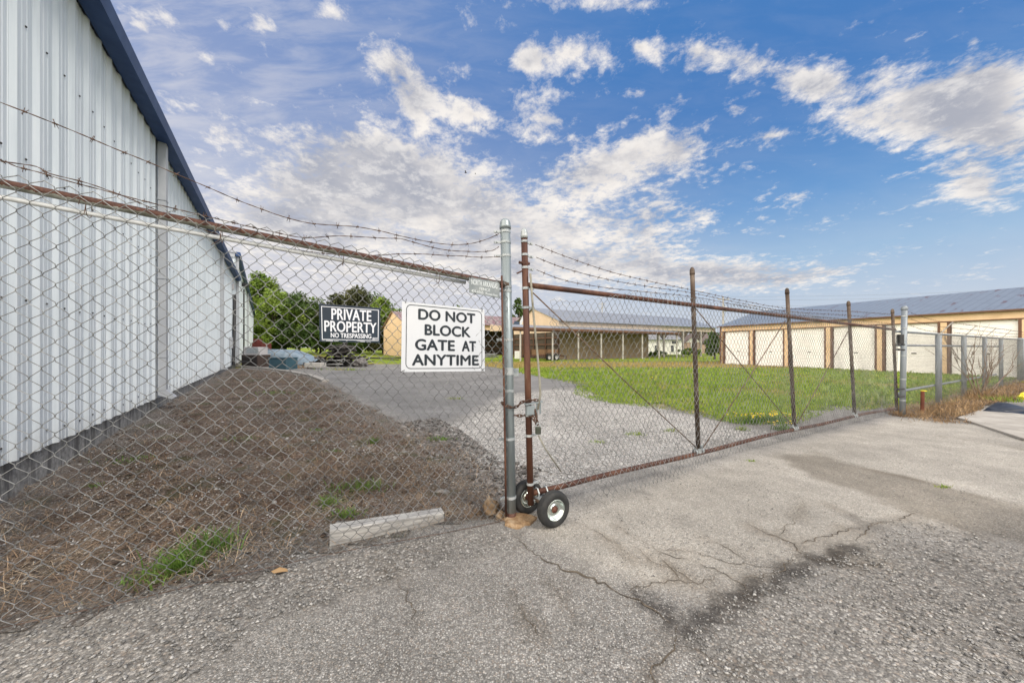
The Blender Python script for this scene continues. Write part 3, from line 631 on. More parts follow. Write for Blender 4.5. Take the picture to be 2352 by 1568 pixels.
# ------------------------------------------------------------------ loose stones, straw, grass (uncountable)
def inpoly(poly, n, dens=None, margin=0):
    P = np.array([(p[0], p[1]) for p in poly]); lo, hi = P.min(0), P.max(0); out = []
    tot = 0
    while tot < n:
        q = rng.uniform(lo, hi, (n*3, 2)); q = q[poly_sd(poly, q[:, 0], q[:, 1]) > margin]
        if dens is not None: q = q[rng.random(len(q)) < dens(q)]
        out.append(q); tot += len(q)
    return np.concatenate(out)[:n]
OCT = np.array([(1, 0, 0), (-1, 0, 0), (0, 1, 0), (0, -1, 0), (0, 0, 1), (0, 0, -1)], float)
CUB = np.array([(x, y, z) for x in (-1, 1) for y in (-1, 1) for z in (-1, 1)], float)*.62
def stones(name, q, size, m, zoff=.004, flat=.6):
    n = len(q); size = np.asarray(size)
    base = np.concatenate([OCT, CUB])                    # 14 vertices, 24 triangles
    fs = []
    for ax in range(3):
        for sg in (0, 1):
            c = ax*2+sg; s_ = 1 if sg == 0 else -1
            cor = [6+i for i, v in enumerate(CUB) if v[ax]*s_ > 0]
            u, w = (ax+1) % 3, (ax+2) % 3
            cor.sort(key=lambda i: math.atan2(base[i][w], base[i][u])*s_)
            fs += [(c, cor[k], cor[(k+1) % 4]) for k in range(4)]
    fs = np.array(fs)
    a = rng.uniform(0, 2*np.pi, n); sc3 = np.stack([rng.uniform(.7, 1.3, n), rng.uniform(.6, 1.1, n), rng.uniform(.5, 1.0, n)*flat], 1)*size[:, None]
    V = base[None]*(1+rng.uniform(-.22, .22, (n, 14, 1)))*sc3[:, None, :]
    tl = rng.uniform(-.5, .5, n); ct, st = np.cos(tl)[:, None], np.sin(tl)[:, None]
    V = np.stack([V[..., 0]*ct-V[..., 2]*st, V[..., 1], V[..., 0]*st+V[..., 2]*ct], -1)
    c, s = np.cos(a)[:, None], np.sin(a)[:, None]
    V = np.stack([V[..., 0]*c-V[..., 1]*s, V[..., 0]*s+V[..., 1]*c, V[..., 2]], -1)
    V[..., 0] += q[:, 0:1]; V[..., 1] += q[:, 1:2]; V[..., 2] += (hgtv(q[:, 0], q[:, 1])+zoff+size*flat*.25)[:, None]
    Fq = (fs[None]+np.arange(n)[:, None, None]*14).reshape(-1, 3)
    return tag(npmesh(name, V.reshape(-1, 3), Fq, m), kind='stuff')
def bedz(q): return .006+np.minimum(np.maximum(poly_sd(BED, q[:, 0], q[:, 1]), 0), .5)*.03
FG = gp((-300, 1430), (330, 1370), (760, 1280), (1175, 1215), (1600, 1060), (2060, 975), (2400, 1000), (2500, 1600), (-500, 1600))
q = inpoly(FG, 8000, lambda q: np.clip(1.9/np.hypot(q[:, 0], q[:, 1]), 0, 1)**2*(.35+.65*np.clip(wob(q, 2.1, 4)+.4, 0, 1)))
stones('loose_gravel', q, rng.uniform(.002, .005, len(q)), M['pebble'])
q = np.concatenate([inpoly(Z['coarse'], 3400, lambda q: np.clip(2.4/np.hypot(q[:, 0], q[:, 1]), 0, 1)**2), inpoly(Z['leftgravel'], 4000, lambda q: np.clip(1.8/np.hypot(q[:, 0], q[:, 1]), 0, 1))])
stones('coarse_gravel', q, rng.uniform(.003, .0085, len(q)), M['pebble'])
q = inpoly(Z['yardgravel'], 9000); stones('yard_gravel', q, rng.uniform(.006, .016, len(q)), M['yardstone'])
q = inpoly(BED, 5200, lambda q: np.clip(4/np.hypot(q[:, 0], q[:, 1]), 0, 1)**1.5*(.25+np.clip(wob(q, 1.7, 2)+.3, 0, 1)), .03)
stones('bed_stones', q, rng.uniform(.003, .011, len(q))*(1+1.8*(rng.random(len(q)) > .97)), M['pebble'], bedz(q)*1.0)
q = inpoly(BED, 4200, lambda q: np.clip(4.5/np.hypot(q[:, 0], q[:, 1]), 0, 1)**1.3*(.15+np.clip(wob(q, 1.2, 6)+.3, 0, 1)), .03)
stones('pale_bed_chips', q, rng.uniform(.003, .009, len(q)), M['yardstone'], bedz(q)+.012)
q = inpoly(BED, 2200, lambda q: np.clip(4/np.hypot(q[:, 0], q[:, 1]), 0, 1)*(.1+np.clip(wob(q, 1.9, 11)+.2, 0, 1)), .05)
stones('soil_clods', q, rng.uniform(.008, .026, len(q)), M['soilclod'], bedz(q)+.004)
RUB = gp((900, 975), (1000, 960), (1060, 990), (1150, 1060), (1240, 1080), (1230, 1130), (1180, 1150), (1130, 1140), (1060, 1100), (980, 1040))
q = inpoly(RUB, 1500); stones('dark_rubble', q, rng.uniform(.008, .030, len(q))*(1+1.0*(rng.random(len(q)) > .95)), M['clod'], .01)

def blades(name, q, z0, hgt_, wid, m, lean=.5, lie=False, kind='stuff', parent=None):
    n = len(q); a = rng.uniform(0, 2*np.pi, n); ln = rng.uniform(.1, lean, n) if not lie else rng.uniform(1.25, 1.55, n)
    d = np.stack([np.cos(a)*np.sin(ln), np.sin(a)*np.sin(ln), np.cos(ln)], 1); s = np.stack([-np.sin(a), np.cos(a), np.zeros(n)], 1)
    # turn the wide side to a random heading
    b = rng.uniform(0, 2*np.pi, n); s = np.stack([np.cos(b), np.sin(b), np.zeros(n)], 1) if not lie else s
    p = np.stack([q[:, 0], q[:, 1], z0], 1); h = np.asarray(hgt_)[:, None]; w = np.asarray(wid)[:, None]
    mid = p+d*h*.55; tip = p+d*h; droop = np.stack([np.cos(a), np.sin(a), np.full(n, -.35)], 1)*h*(.16 if not lie else 0); tip = tip+droop
    V = np.stack([p-s*w*.5, p+s*w*.5, mid+s*w*.42, mid-s*w*.42, tip], 1).reshape(-1, 3)
    i = np.arange(n)*5
    Fq = np.concatenate([np.stack([i, i+1, i+2], 1), np.stack([i, i+2, i+3], 1), np.stack([i+3, i+2, i+4], 1)])
    o = npmesh(name, V, Fq, m, parent)
    return tag(o, kind=kind) if kind else o
q = inpoly(BED, 26000, lambda q: np.clip(3.2/np.hypot(q[:, 0], q[:, 1]), 0, 1)**1.6*(.3+.7*np.clip(wob(q, 1.3, 7)+.5, 0, 1)), .01)
blades('dead_grass_litter', q, hgtv(q[:, 0], q[:, 1])+bedz(q)+rng.uniform(.002, .03, len(q)), rng.uniform(.05, .24, len(q)), rng.uniform(.0010, .0026, len(q)), M['straw'], lie=True)
q = inpoly(BED, 5000, lambda q: np.clip(5/np.hypot(q[:, 0], q[:, 1]), 0, 1)*np.clip(wob(q, 2.1, 9)*1.6-.2, 0, 1), .05)
blades('dry_tufts', q, hgtv(q[:, 0], q[:, 1])+bedz(q), rng.uniform(.03, .11, len(q)), rng.uniform(.002, .005, len(q)), M['straw'], lean=1.1)
q = inpoly(STRIP, 9000, lambda q: np.clip(8/np.hypot(q[:, 0], q[:, 1]), 0, 1)**2)
blades('verge_straw', q, hgtv(q[:, 0], q[:, 1])+.02, rng.uniform(.05, .20, len(q)), rng.uniform(.004, .008, len(q)), M['straw2'], lean=1.5)
def ld(q): 
    d = np.hypot(q[:, 0], q[:, 1]); return np.clip(9/d, 0, 1)**1.8*(.45+.55*np.clip(wob(q, .8, 3)+.55, 0, 1))
q = inpoly(LAWN, 95000, ld, -.22); q = q[(q[:, 1] < 33)]
dd = np.hypot(q[:, 0], q[:, 1]); hh_ = rng.uniform(.05, .13, len(q))*np.clip(poly_sd(LAWN, q[:, 0], q[:, 1])/1.2+.55, .5, 1.3)
M['lawnblade'] = None
def m_blade():
    m = bpy.data.materials.new('lawn_blades'); m.use_nodes = True; g = NT(m.node_tree)
    out = g.n('ShaderNodeOutputMaterial'); b = g.n('ShaderNodeBsdfPrincipled')
    co = g.n('ShaderNodeTexCoord').outputs['Object']; ri = g.n('ShaderNodeNewGeometry').outputs['Random Per Island']
    a = g.noise(co, .45, 5, .6); c = g.noise(co, 2.2, 4, .6)
    col = g.ramp(ri, [(0, (.085, .155, .012)), (.5, (.185, .29, .022)), (1, (.33, .42, .05))])
    dry = g.ramp(ri, [(0, (.22, .17, .06)), (1, (.42, .34, .12))])
    sp = g.n('ShaderNodeSeparateXYZ'); g.l(co, sp.inputs[0]); strip = g.math('MULTIPLY', g.smooth(sp.outputs[1], 20.5, 23), g.smooth(sp.outputs[1], 32, 27))
    k = g.math('ADD', g.math('ADD', g.math('MULTIPLY', a, .6), g.math('MULTIPLY', c, .4)), g.math('ADD', g.math('MULTIPLY', ri, .14), g.math('MULTIPLY', strip, .26)))
    col = g.mix(g.smooth(k, .58, .74), col, dry)
    g.l(col, b.inputs[0]); b.inputs['Roughness'].default_value = .55
    tr = g.n('ShaderNodeBsdfTranslucent'); g.l(col, tr.inputs[0]); mx = g.n('ShaderNodeMixShader'); mx.inputs[0].default_value = .3
    g.l(b.outputs[0], mx.inputs[1]); g.l(tr.outputs[0], mx.inputs[2]); g.l(mx.outputs[0], out.inputs[0]); return m
M['lawnblade'] = m_blade()
blades('lawn_grass', q, hgtv(q[:, 0], q[:, 1])+.008, hh_, .006+.0011*dd, M['lawnblade'], lean=.7)
q = inpoly(LAWN, 260, lambda q: (q[:, 1] > 13)*np.clip(wob(q, .5, 5)*2, 0, 1)); z_ = hgtv(q[:, 0], q[:, 1])
stones('lawn_flowers', q, rng.uniform(.02, .035, len(q)), M['petal'], .10, .4)
# ------------------------------------------------------------------ buildings
def frame2(o, ux, uy):                                   # local (a along ux, b along uy, z) -> world
    o = Vector((o[0], o[1], 0)); ux = Vector((ux[0], ux[1], 0)).normalized(); uy = Vector((uy[0], uy[1], 0)).normalized()
    return lambda a, b, z: o+ux*a+uy*b+Vector((0, 0, z))
def ribbed(mb, P, L, z0, z1, pitch=.376, off=0, depth=.032, out=1):
    # metal sheet: P(a, b, z); raised ribs every pitch with two low ones between, lap joint every third sheet
    a = 0; prof = []; k = 0
    while a < L:
        a0 = a
        for da, b in ((0, 0), (.045, 1), (.075, 1), (.12, 0), (.19, 0), (.20, .16), (.215, .16), (.225, 0), (.275, 0), (.285, .16), (.30, .16), (.31, 0)):
            if a0+da <= L: prof.append((a0+da, b*depth*out))
        if k % 3 == 0 and a0 > 0: prof.append((a0+.355, 0)); prof.append((a0+.357, .004*out))
        a += pitch; k += 1
    prof = [p for p in prof if p[0] <= L]; prof.append((L, 0))
    vs = []
    for (x, b) in prof: vs += [P(x, b, z0(x) if callable(z0) else z0), P(x, b, z1(x) if callable(z1) else z1)]
    mb.add(vs, [(2*i, 2*i+2, 2*i+3, 2*i+1) for i in range(len(prof)-1)])
def roofsheet(name, m, parent, corners, L, W_):          # corners eave0, eave1, ridge1, ridge0 with metre UVs, 6 cm thick
    e0, e1, r1, r0 = [Vector(c) for c in corners]
    nrm = (e1-e0).cross(r0-e0).normalized()
    if nrm.z < 0: nrm = -nrm
    me = bpy.data.meshes.new(name); t = nrm*.06
    me.from_pydata([e0+t, e1+t, r1+t, r0+t, e0, e1, r1, r0], [], [(0, 1, 2, 3), (7, 6, 5, 4), (0, 4, 5, 1), (1, 5, 6, 2), (2, 6, 7, 3), (3, 7, 4, 0)])
    uv = me.uv_layers.new(name='UVMap'); co = {0: (0, 0), 1: (L, 0), 2: (L, W_), 3: (0, W_)}
    for lp in me.loops: uv.data[lp.index].uv = co[lp.vertex_index % 4]
    me.materials.append(m); me.update(); return link(name, me, parent)

# ---- the long pale warehouse on the left
WD = Vector((WK, 1, 0)).normalized(); WN = Vector((WD.y, -WD.x, 0))        # along the wall, out of the wall
def wl(Y): return (WX0+WK*Y, Y)
Y0, Y1 = 1.9, 21.7
PW = frame2(wl(Y0), WD, WN); LW = (Y1-Y0)/WD.y; sY = lambda Y: (Y-Y0)/WD.y
EZ = 5.5
wh = thing('warehouse', 'long pale blue grey metal warehouse with blue eave trim, in front of the taller one', 'warehouse', (wl(8)[0], 8, 0))
mb = MB(); ribbed(mb, PW, LW, .27, EZ)
mb.quad(PW(0, 0, .27), PW(0, 0, EZ), PW(0, -16, EZ), PW(0, -16, .27)); mb.quad(PW(0, -16, .27), PW(0, -16, EZ), PW(LW, -16, EZ), PW(LW, -16, .27)); mb.quad(PW(LW, -16, .27), PW(LW, -16, EZ), PW(LW, -.01, EZ), PW(LW, -.01, .27))
mb.cur = 1
for zz in (.42, 1.75, 3.1, 4.4):
    for aa in np.arange(sY(2.6)+.16, sY(12), .376*.5): mb.lathe([(.011, 0), (.009, .008), (0, .009)], 6, Matrix.Translation(PW(aa, .003, zz+random.uniform(-.02, .02))) @ WN.to_track_quat('Z', 'Y').to_matrix().to_4x4())
mb.build('wall', [M['siding'], M['darkpipe']], wh)
mb = MB(); c0, c1 = PW(0, -8, 0), PW(LW, -8, 0)
mb.prism([PW(0, -.04, -.5), PW(0, -16, -.5), PW(LW, -16, -.5), PW(LW, -.04, -.5)], (0, 0, .785)); mb.build('foundation', M['conc'], wh)
r1 = roofsheet('roof', M['roofB'], wh, (PW(-.2, .1, EZ+.12), PW(LW+.1, .1, EZ+.12), PW(LW+.1, -8, EZ+.85), PW(-.2, -8, EZ+.85)), LW, 8.1)
r2 = roofsheet('roof', M['roofB'], wh, (PW(LW+.1, -16.1, EZ+.12), PW(-.2, -16.1, EZ+.12), PW(-.2, -8, EZ+.85), PW(LW+.1, -8, EZ+.85)), LW, 8.1)
mb = MB()
def gutter(mb, P, a0, a1, z, wdt=.26, h=.22):
    mb.prism([P(a0, .035, z-.02), P(a0, wdt, z-.04), P(a0, wdt+.035, z+h*.55), P(a0, wdt, z+h), P(a0, .035, z+h)], P(a1, 0, 0)-P(a0, 0, 0))
gutter(mb, PW, -.2, LW+.15, EZ); g1 = mb.build('gutter', M['blue'], wh)
def downspout(P, a, z0, z1, par, w=.17, d=.12, kick=True, m='downspout'):
    mb = MB(); mb.prism([P(a, .04, z0+.12), P(a+w, .04, z0+.12), P(a+w, .04+d, z0+.12), P(a, .04+d, z0+.12)], (0, 0, z1-z0-.12))
    if kick: mb.prism([P(a, .04, z0+.135), P(a, .04+d, z0+.135), P(a, .30, z0-.02), P(a, .24, z0-.06), P(a, .04, z0+.04)], P(a+w, 0, 0)-P(a, 0, 0))
    o = mb.build('downspout', M[m], par)
    for zz in np.arange(z0+.8, z1-.4, 1.6):
        b = MB(); b.prism([P(a-.012, .036, zz), P(a+w+.012, .036, zz), P(a+w+.012, .046+d, zz), P(a-.012, .046+d, zz)], (0, 0, .03)); b.build('strap', M[m], o)
    return o
def at_px(P, px, Ya, Yb):                                # distance along the wall at which a picture column lies
    k = (px-CX)/F; Y = WX0/(k-WK); return sY(Y)
downspout(PW, at_px(PW, 356, 0, 0), .30, EZ, wh); downspout(PW, at_px(PW, 503, 0, 0), .36, EZ, wh)
mb = MB(); a = at_px(PW, 533, 0, 0)
mb.tube([PW(a, .10, 4.35), PW(a, .12, 4.2), PW(a-.35, .12, 2.4), PW(a-.7, .12, .55), PW(a-.7, .12, .3)], .075, 10); mb.tube([PW(a-.25, .10, 4.3), PW(a-.28, .1, 2.4), PW(a-.9, .1, .5)], .03, 8)
mb.build('pipe', M['darkpipe'], wh)
mb = MB(); mb.box(PW(a-.3, .06, 4.75), (.3, .12, .3), Matrix.Rotation(math.atan2(WD.y, WD.x), 3, 'Z')); mb.build('junction_box', M['acgrey'], wh)
mb = MB(); a2 = at_px(PW, 526, 0, 0); mb.box(PW(a2, .09, 1.55), (.35, .14, .6), Matrix.Rotation(math.atan2(WD.y, WD.x), 3, 'Z'), .01); mb.build('meter_box', M['downspout'], wh)
mb = MB()
for q_ in range(3): mb.tube([PW(a2+.05*q_, .1, 1.3), PW(a2+.1+.12*q_, .2, .8), PW(a2+.5+.2*q_, .5, .5), PW(a2+1.2, .9, .45)], .014, 6)
mb.build('cable', M['darkpipe'], wh)
# ---- the taller warehouse behind it
PB = frame2(wl(Y1), Vector((-46+17.25, 62-21.7, 0)), Vector((62-21.7, 46-17.25, 0))); LB = math.hypot(28.75, 40.3); BZ = 7.0
wb = thing('warehouse', 'taller pale metal warehouse standing behind the first one, nearest the trees', 'warehouse', (wl(40)[0], 40, 0))
mb = MB(); ribbed(mb, PB, LB, .27, BZ); mb.quad(PB(LB, 0, .27), PB(LB, 0, BZ), PB(LB, -20, BZ), PB(LB, -20, .27)); mb.quad(PB(0, -20, .27), PB(0, -20, BZ), PB(LB, -20, BZ), PB(LB, -20, .27))
PE = lambda x, b, z: PB(-b, -x, z)
ribbed(mb, PE, 20, .27, lambda x: BZ+.7*(1-abs(x-10)/10)); mb.build('wall', M['siding'], wb)
mb = MB(); mb.prism([PB(.04, -.04, -.5), PB(.04, -20, -.5), PB(LB, -20, -.5), PB(LB, -.04, -.5)], (0, 0, .785)); mb.build('foundation', M['conc'], wb)
roofsheet('roof', M['roofB'], wb, (PB(-.15, .1, BZ+.12), PB(LB, .1, BZ+.12), PB(LB, -10, BZ+.85), PB(-.15, -10, BZ+.85)), LB, 10); roofsheet('roof', M['roofB'], wb, (PB(LB, -20.1, BZ+.12), PB(-.15, -20.1, BZ+.12), PB(-.15, -10, BZ+.85), PB(LB, -10, BZ+.85)), LB, 10)
mb = MB(); gutter(mb, PB, -.15, LB, BZ); mb.build('gutter', M['blue'], wb)
mb = MB()
for s0, s1 in ((0, 10), (10, 20)): mb.bar(PB(-.06, -s0, BZ+.02+.7*(s0/10 if s0 < 10 else 1)), PB(-.06, -s1, BZ+.02+.7*(1 if s0 < 10 else 0)), .1, .28)
mb.build('rake_trim', M['downspout'], wb)
downspout(PB, .12, .3, BZ, wb, .34, .14, False)
downspout(PB, 9.5, .3, BZ-.8, wb, .12, .1, False, 'darkpipe'); downspout(PB, 18, .3, BZ, wb, .3, .14, False)
mb = MB(); mb.box(PB(6.2, .3, BZ-.9), (.3, .4, .25), None, .02); mb.tube([PB(6.2, .05, BZ-.7), PB(6.2, .3, BZ-.75)], .03, 6); mb.build('wall_lamp', M['darkpipe'], wb)

# ---- storage units on the right: one long row with roll up doors
SD = Vector((.415, -1, 0)).normalized(); SB = Vector((1, .415, 0)).normalized()
PS = frame2((16.07, 26.9), SD, SB); LS = 23.0; SW = 9.2; SE = 2.84; SR = 4.2
st = thing('storage_building', 'long tan storage building with white roll up doors under a rust spotted grey roof', 'storage units', PS(9, 4, 0))
pit = 2.235; first = .12
doors = [(first+pit*i+.19, first+pit*(i+1)-.19) for i in range(10)]
mb = MB(); mb.prism([PS(0, .02, 2.49), PS(LS, .02, 2.49), PS(LS, .02, SE), PS(0, .02, SE)], SB*.12)
mb.prism([PS(0, .03, -.1), PS(0, SW, -.1), PS(0, SW, SE), PS(0, SW/2, SR-.05), PS(0, .03, SE)], SD*.15); mb.prism([PS(LS-.15, .03, -.1), PS(LS-.15, SW, -.1), PS(LS-.15, SW, SE), PS(LS-.15, SW/2, SR-.05), PS(LS-.15, .03, SE)], SD*.15)
mb.prism([PS(0, SW-.1, -.1), PS(LS, SW-.1, -.1), PS(LS, SW-.1, SE), PS(0, SW-.1, SE)], SB*.1)
for x in np.arange(.2, LS, .24): mb.prism([PS(x, .02, 2.52), PS(x+.03, .02, 2.52), PS(x+.03, .02, SE-.03), PS(x, .02, SE-.03)], SB*-.008)
mb.build('wall', M['tan'], st)
for i, (a0, a1) in enumerate(doors):
    mb = MB(); nsl = 24; vs = []
    for k in range(nsl+1):
        z = 2.49*k/nsl; vs += [PS(a0+.02, .16, z), PS(a1-.02, .16, z)]
        if k < nsl: z2 = z+2.49/nsl*.8; vs += [PS(a0+.02, .145, z+.02), PS(a1-.02, .145, z+.02), PS(a0+.02, .145, z2), PS(a1-.02, .145, z2)]
    mb.add(vs, [(2*r, 2*r+1, 2*r+3, 2*r+2) for r in range(len(vs)//2-1)]); d_ = mb.build('roll_up_door', M['doorwhite'], st)
    h_ = MB(); h_.bar(PS(a0+.95, .135, 1.0), PS(a0+1.12, .135, 1.0), .03, .05); h_.build('latch', M['darkpipe'], d_)
    for e in (a0-.085, a1): mb = MB(); mb.prism([PS(e, .0, -.05), PS(e+.085, .0, -.05), PS(e+.085, .0, 2.487), PS(e, .0, 2.487)], SB*.2); mb.build('door_jamb', M['brown'], st)
    mb = MB(); w0 = a1+.087; mb.prism([PS(w0, .012, -.05), PS(w0+.205, .012, -.05), PS(w0+.205, .012, 2.488), PS(w0, .012, 2.488)], SB*.15); mb.build('pier', M['tan'], st)
mb = MB(); mb.bar(PS(0, .012, 2.50), PS(LS, .012, 2.50), .03, .05); mb.build('door_header_trim', M['brown'], st)
mb = MB(); mb.prism([PS(-.03, -.01, -.05), PS(.10, -.01, -.05), PS(.10, -.01, SE), PS(-.03, -.01, SE)], SB*.1); mb.build('corner_trim', M['brown'], st)
roofsheet('roof', M['roofA'], st, (PS(-.15, -.18, SE+.0), PS(LS+.15, -.18, SE+.0), PS(LS+.15, SW/2, SR), PS(-.15, SW/2, SR)), LS, 4.9)
roofsheet('roof', M['roofA'], st, (PS(LS+.15, SW+.18, SE), PS(-.15, SW+.18, SE), PS(-.15, SW/2, SR), PS(LS+.15, SW/2, SR)), LS, 4.9)
mb = MB(); mb.bar(PS(-.15, -.19, SE+.03), PS(LS+.15, -.19, SE+.03), .03, .07); mb.build('eave_trim', M['brown'], st)

# ---- pavilion shed in the middle distance: gabled hall, lean-to in front, open right part
QD = Vector((1.765, 1, 0)).normalized(); QB = Vector((-1, 1.765, 0)).normalized()
PV = frame2((4.9, 36.0), QD, QB); PVL, PVW, PE_, PR_ = 27.6, 9.5, 4.02, 5.75
pv = thing('open_shed', 'tan gabled shed with pale roof, lean-to on posts and an open right half', 'shed', PV(10, 4, 0))
mb = MB(); hall = 13.6
ribbed(mb, lambda a, b, z: PV(a, -b, z), hall, 0, PE_, .9, depth=.02); mb.quad(PV(hall, 0, 0), PV(hall, 0, PE_), PV(hall, PVW, PE_), PV(hall, PVW, 0)); mb.quad(PV(0, PVW, 0), PV(0, PVW, PE_), PV(PVL, PVW, PE_), PV(PVL, PVW, 3.4), PV(hall, PVW, 3.4), PV(hall, PVW, 0))
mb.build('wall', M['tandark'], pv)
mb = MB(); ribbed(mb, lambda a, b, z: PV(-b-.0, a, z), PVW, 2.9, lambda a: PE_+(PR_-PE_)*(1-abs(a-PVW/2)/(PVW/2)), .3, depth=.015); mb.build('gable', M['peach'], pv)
mb = MB(); mb.quad(PV(.06, 0, 0), PV(.06, 0, 2.9), PV(.06, PVW, 2.9), PV(.06, PVW, 0)); mb.build('end_wall', M['inside'], pv)  # the lean-to's shade is put into the wall as a darker brown
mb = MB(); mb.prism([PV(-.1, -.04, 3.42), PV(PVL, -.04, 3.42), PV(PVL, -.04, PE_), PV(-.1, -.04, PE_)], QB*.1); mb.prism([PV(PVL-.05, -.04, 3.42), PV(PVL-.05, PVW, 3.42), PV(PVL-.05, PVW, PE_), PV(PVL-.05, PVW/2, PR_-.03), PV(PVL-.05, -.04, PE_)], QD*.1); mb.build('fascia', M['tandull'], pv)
roofsheet('roof', M['roofB'], pv, (PV(-.3, -.35, PE_-.05), PV(PVL+.3, -.35, PE_-.05), PV(PVL+.3, PVW/2, PR_), PV(-.3, PVW/2, PR_)), PVL, 5.4); roofsheet('roof', M['roofB'], pv, (PV(PVL+.3, PVW+.35, PE_-.05), PV(-.3, PVW+.35, PE_-.05), PV(-.3, PVW/2, PR_), PV(PVL+.3, PVW/2, PR_)), PVL, 5.4)
LTd = 2.5
roofsheet('lean_to_roof', M['roofB'], pv, (PV(-7.1, -LTd-.25, 3.0), PV(15.8, -LTd-.25, 3.0), PV(15.8, -.05, 3.42), PV(-7.1, -.05, 3.42)), 23, 2.7)
mb = MB(); mb.bar(PV(-7.1, -LTd-.27, 2.96), PV(15.8, -LTd-.27, 2.96), .06, .2); mb.bar(PV(-7.1, -LTd-.1, 2.80), PV(15.8, -LTd-.1, 2.80), .08, .16); mb.build('eave_beam', M['brown'], pv)
mb = MB(); mb.prism([PV(-7.12, -LTd-.2, 2.72), PV(-7.12, 1.6, 2.85), PV(-7.12, 1.6, 3.5), PV(-7.12, -LTd-.2, 3.0)], QD*-.06); mb.build('lean_to_end', M['peach'], pv)
for a in (-6.2, -2.7, .4, 3.4, 6.5, 9.5, 12.3, 15.5):
    mb = MB(); mb.bar(PV(a, -LTd, -.1), PV(a, -LTd, 2.88), .14, .14); mb.build('post', M['whitepost'], pv)
for a in (16.6, 20.5, 24.4, 27.3):
    for b in (.1, PVW-.15):
        mb = MB(); mb.bar(PV(a, b, -.1), PV(a, b, 3.6), .2, .2); mb.build('post', M['pole'], pv)
mb = MB()
for a in (16.6, 20.5, 24.4):
    mb.prism([PV(a, .12, 2.2), PV(a+1.6, .12, 3.5), PV(a-1.6, .12, 3.5)], QB*.08)
mb.build('gusset', M['inside'], pv)
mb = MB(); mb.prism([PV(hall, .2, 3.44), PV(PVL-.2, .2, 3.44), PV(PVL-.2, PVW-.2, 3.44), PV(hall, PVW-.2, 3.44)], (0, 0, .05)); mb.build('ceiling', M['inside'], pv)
mb = MB()
for z in (.9, 1.6, 2.3): mb.bar(PV(-.05, 0, z), PV(-.05, PVW, z), .04, .14)
for b in (.1, 2.4, 4.8, 7.2, 9.3): mb.bar(PV(-.09, b, 0), PV(-.09, b, 2.88), .1, .12)
mb.build('girt', M['brown'], pv)
# ---- long barn far left, open fronted, red roof
BD, BB = QD, Vector((-.493, .87, 0)).normalized()
PN = frame2((-14.03, 46.0), BD, BB); NL, NW, NE, NR = 25.0, 17.0, 4.55, 6.75
bn_ = thing('barn', 'tan open fronted barn with a red streaked metal roof, beyond the signs', 'barn', PN(10, 8, 0))
mb = MB(); ribbed(mb, lambda a, b, z: PN(-b, a, z), NW, 0, lambda a: NE+(NR-NE)*(1-abs(a-NW/2)/(NW/2)), .3, depth=.015)
mb.quad(PN(0, NW, 0), PN(0, NW, NE), PN(NL, NW, NE), PN(NL, NW, 0)); mb.quad(PN(NL, 0, 0), PN(NL, NW, 0), PN(NL, NW, NE), PN(NL, NW/2, NR), PN(NL, 0, NE)); mb.build('wall', M['tan'], bn_)
mb = MB(); mb.prism([PN(-.05, -.05, 3.85), PN(NL, -.05, 3.85), PN(NL, -.05, NE), PN(-.05, -.05, NE)], BB*.12); mb.build('header', M['tan'], bn_)
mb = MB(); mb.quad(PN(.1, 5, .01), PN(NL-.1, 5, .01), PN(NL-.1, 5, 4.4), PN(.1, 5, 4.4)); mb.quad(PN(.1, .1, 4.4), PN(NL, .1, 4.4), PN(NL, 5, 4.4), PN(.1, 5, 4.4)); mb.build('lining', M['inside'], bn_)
mb = MB()
for z in (1.1, 2.0, 2.9): mb.bar(PN(0, 4.9, z), PN(NL, 4.9, z), .06, .2)
for a in np.arange(.2, NL, 3.0): mb.bar(PN(a, 4.85, 0), PN(a, 4.85, 4.4), .2, .12)
mb.build('girt', M['brown'], bn_)
for a in np.arange(.1, NL, 4.9):
    mb = MB(); mb.bar(PN(a, .1, -.1), PN(a, .1, 3.9), .2, .2); mb.build('post', M['brown'], bn_)
roofsheet('roof', M['roofR'], bn_, (PN(-.3, -.4, NE-.05), PN(NL, -.4, NE-.05), PN(NL, NW/2, NR), PN(-.3, NW/2, NR)), NL, 8.9); roofsheet('roof', M['roofR'], bn_, (PN(NL, NW+.4, NE-.05), PN(-.3, NW+.4, NE-.05), PN(-.3, NW/2, NR), PN(NL, NW/2, NR)), NL, 8.9)

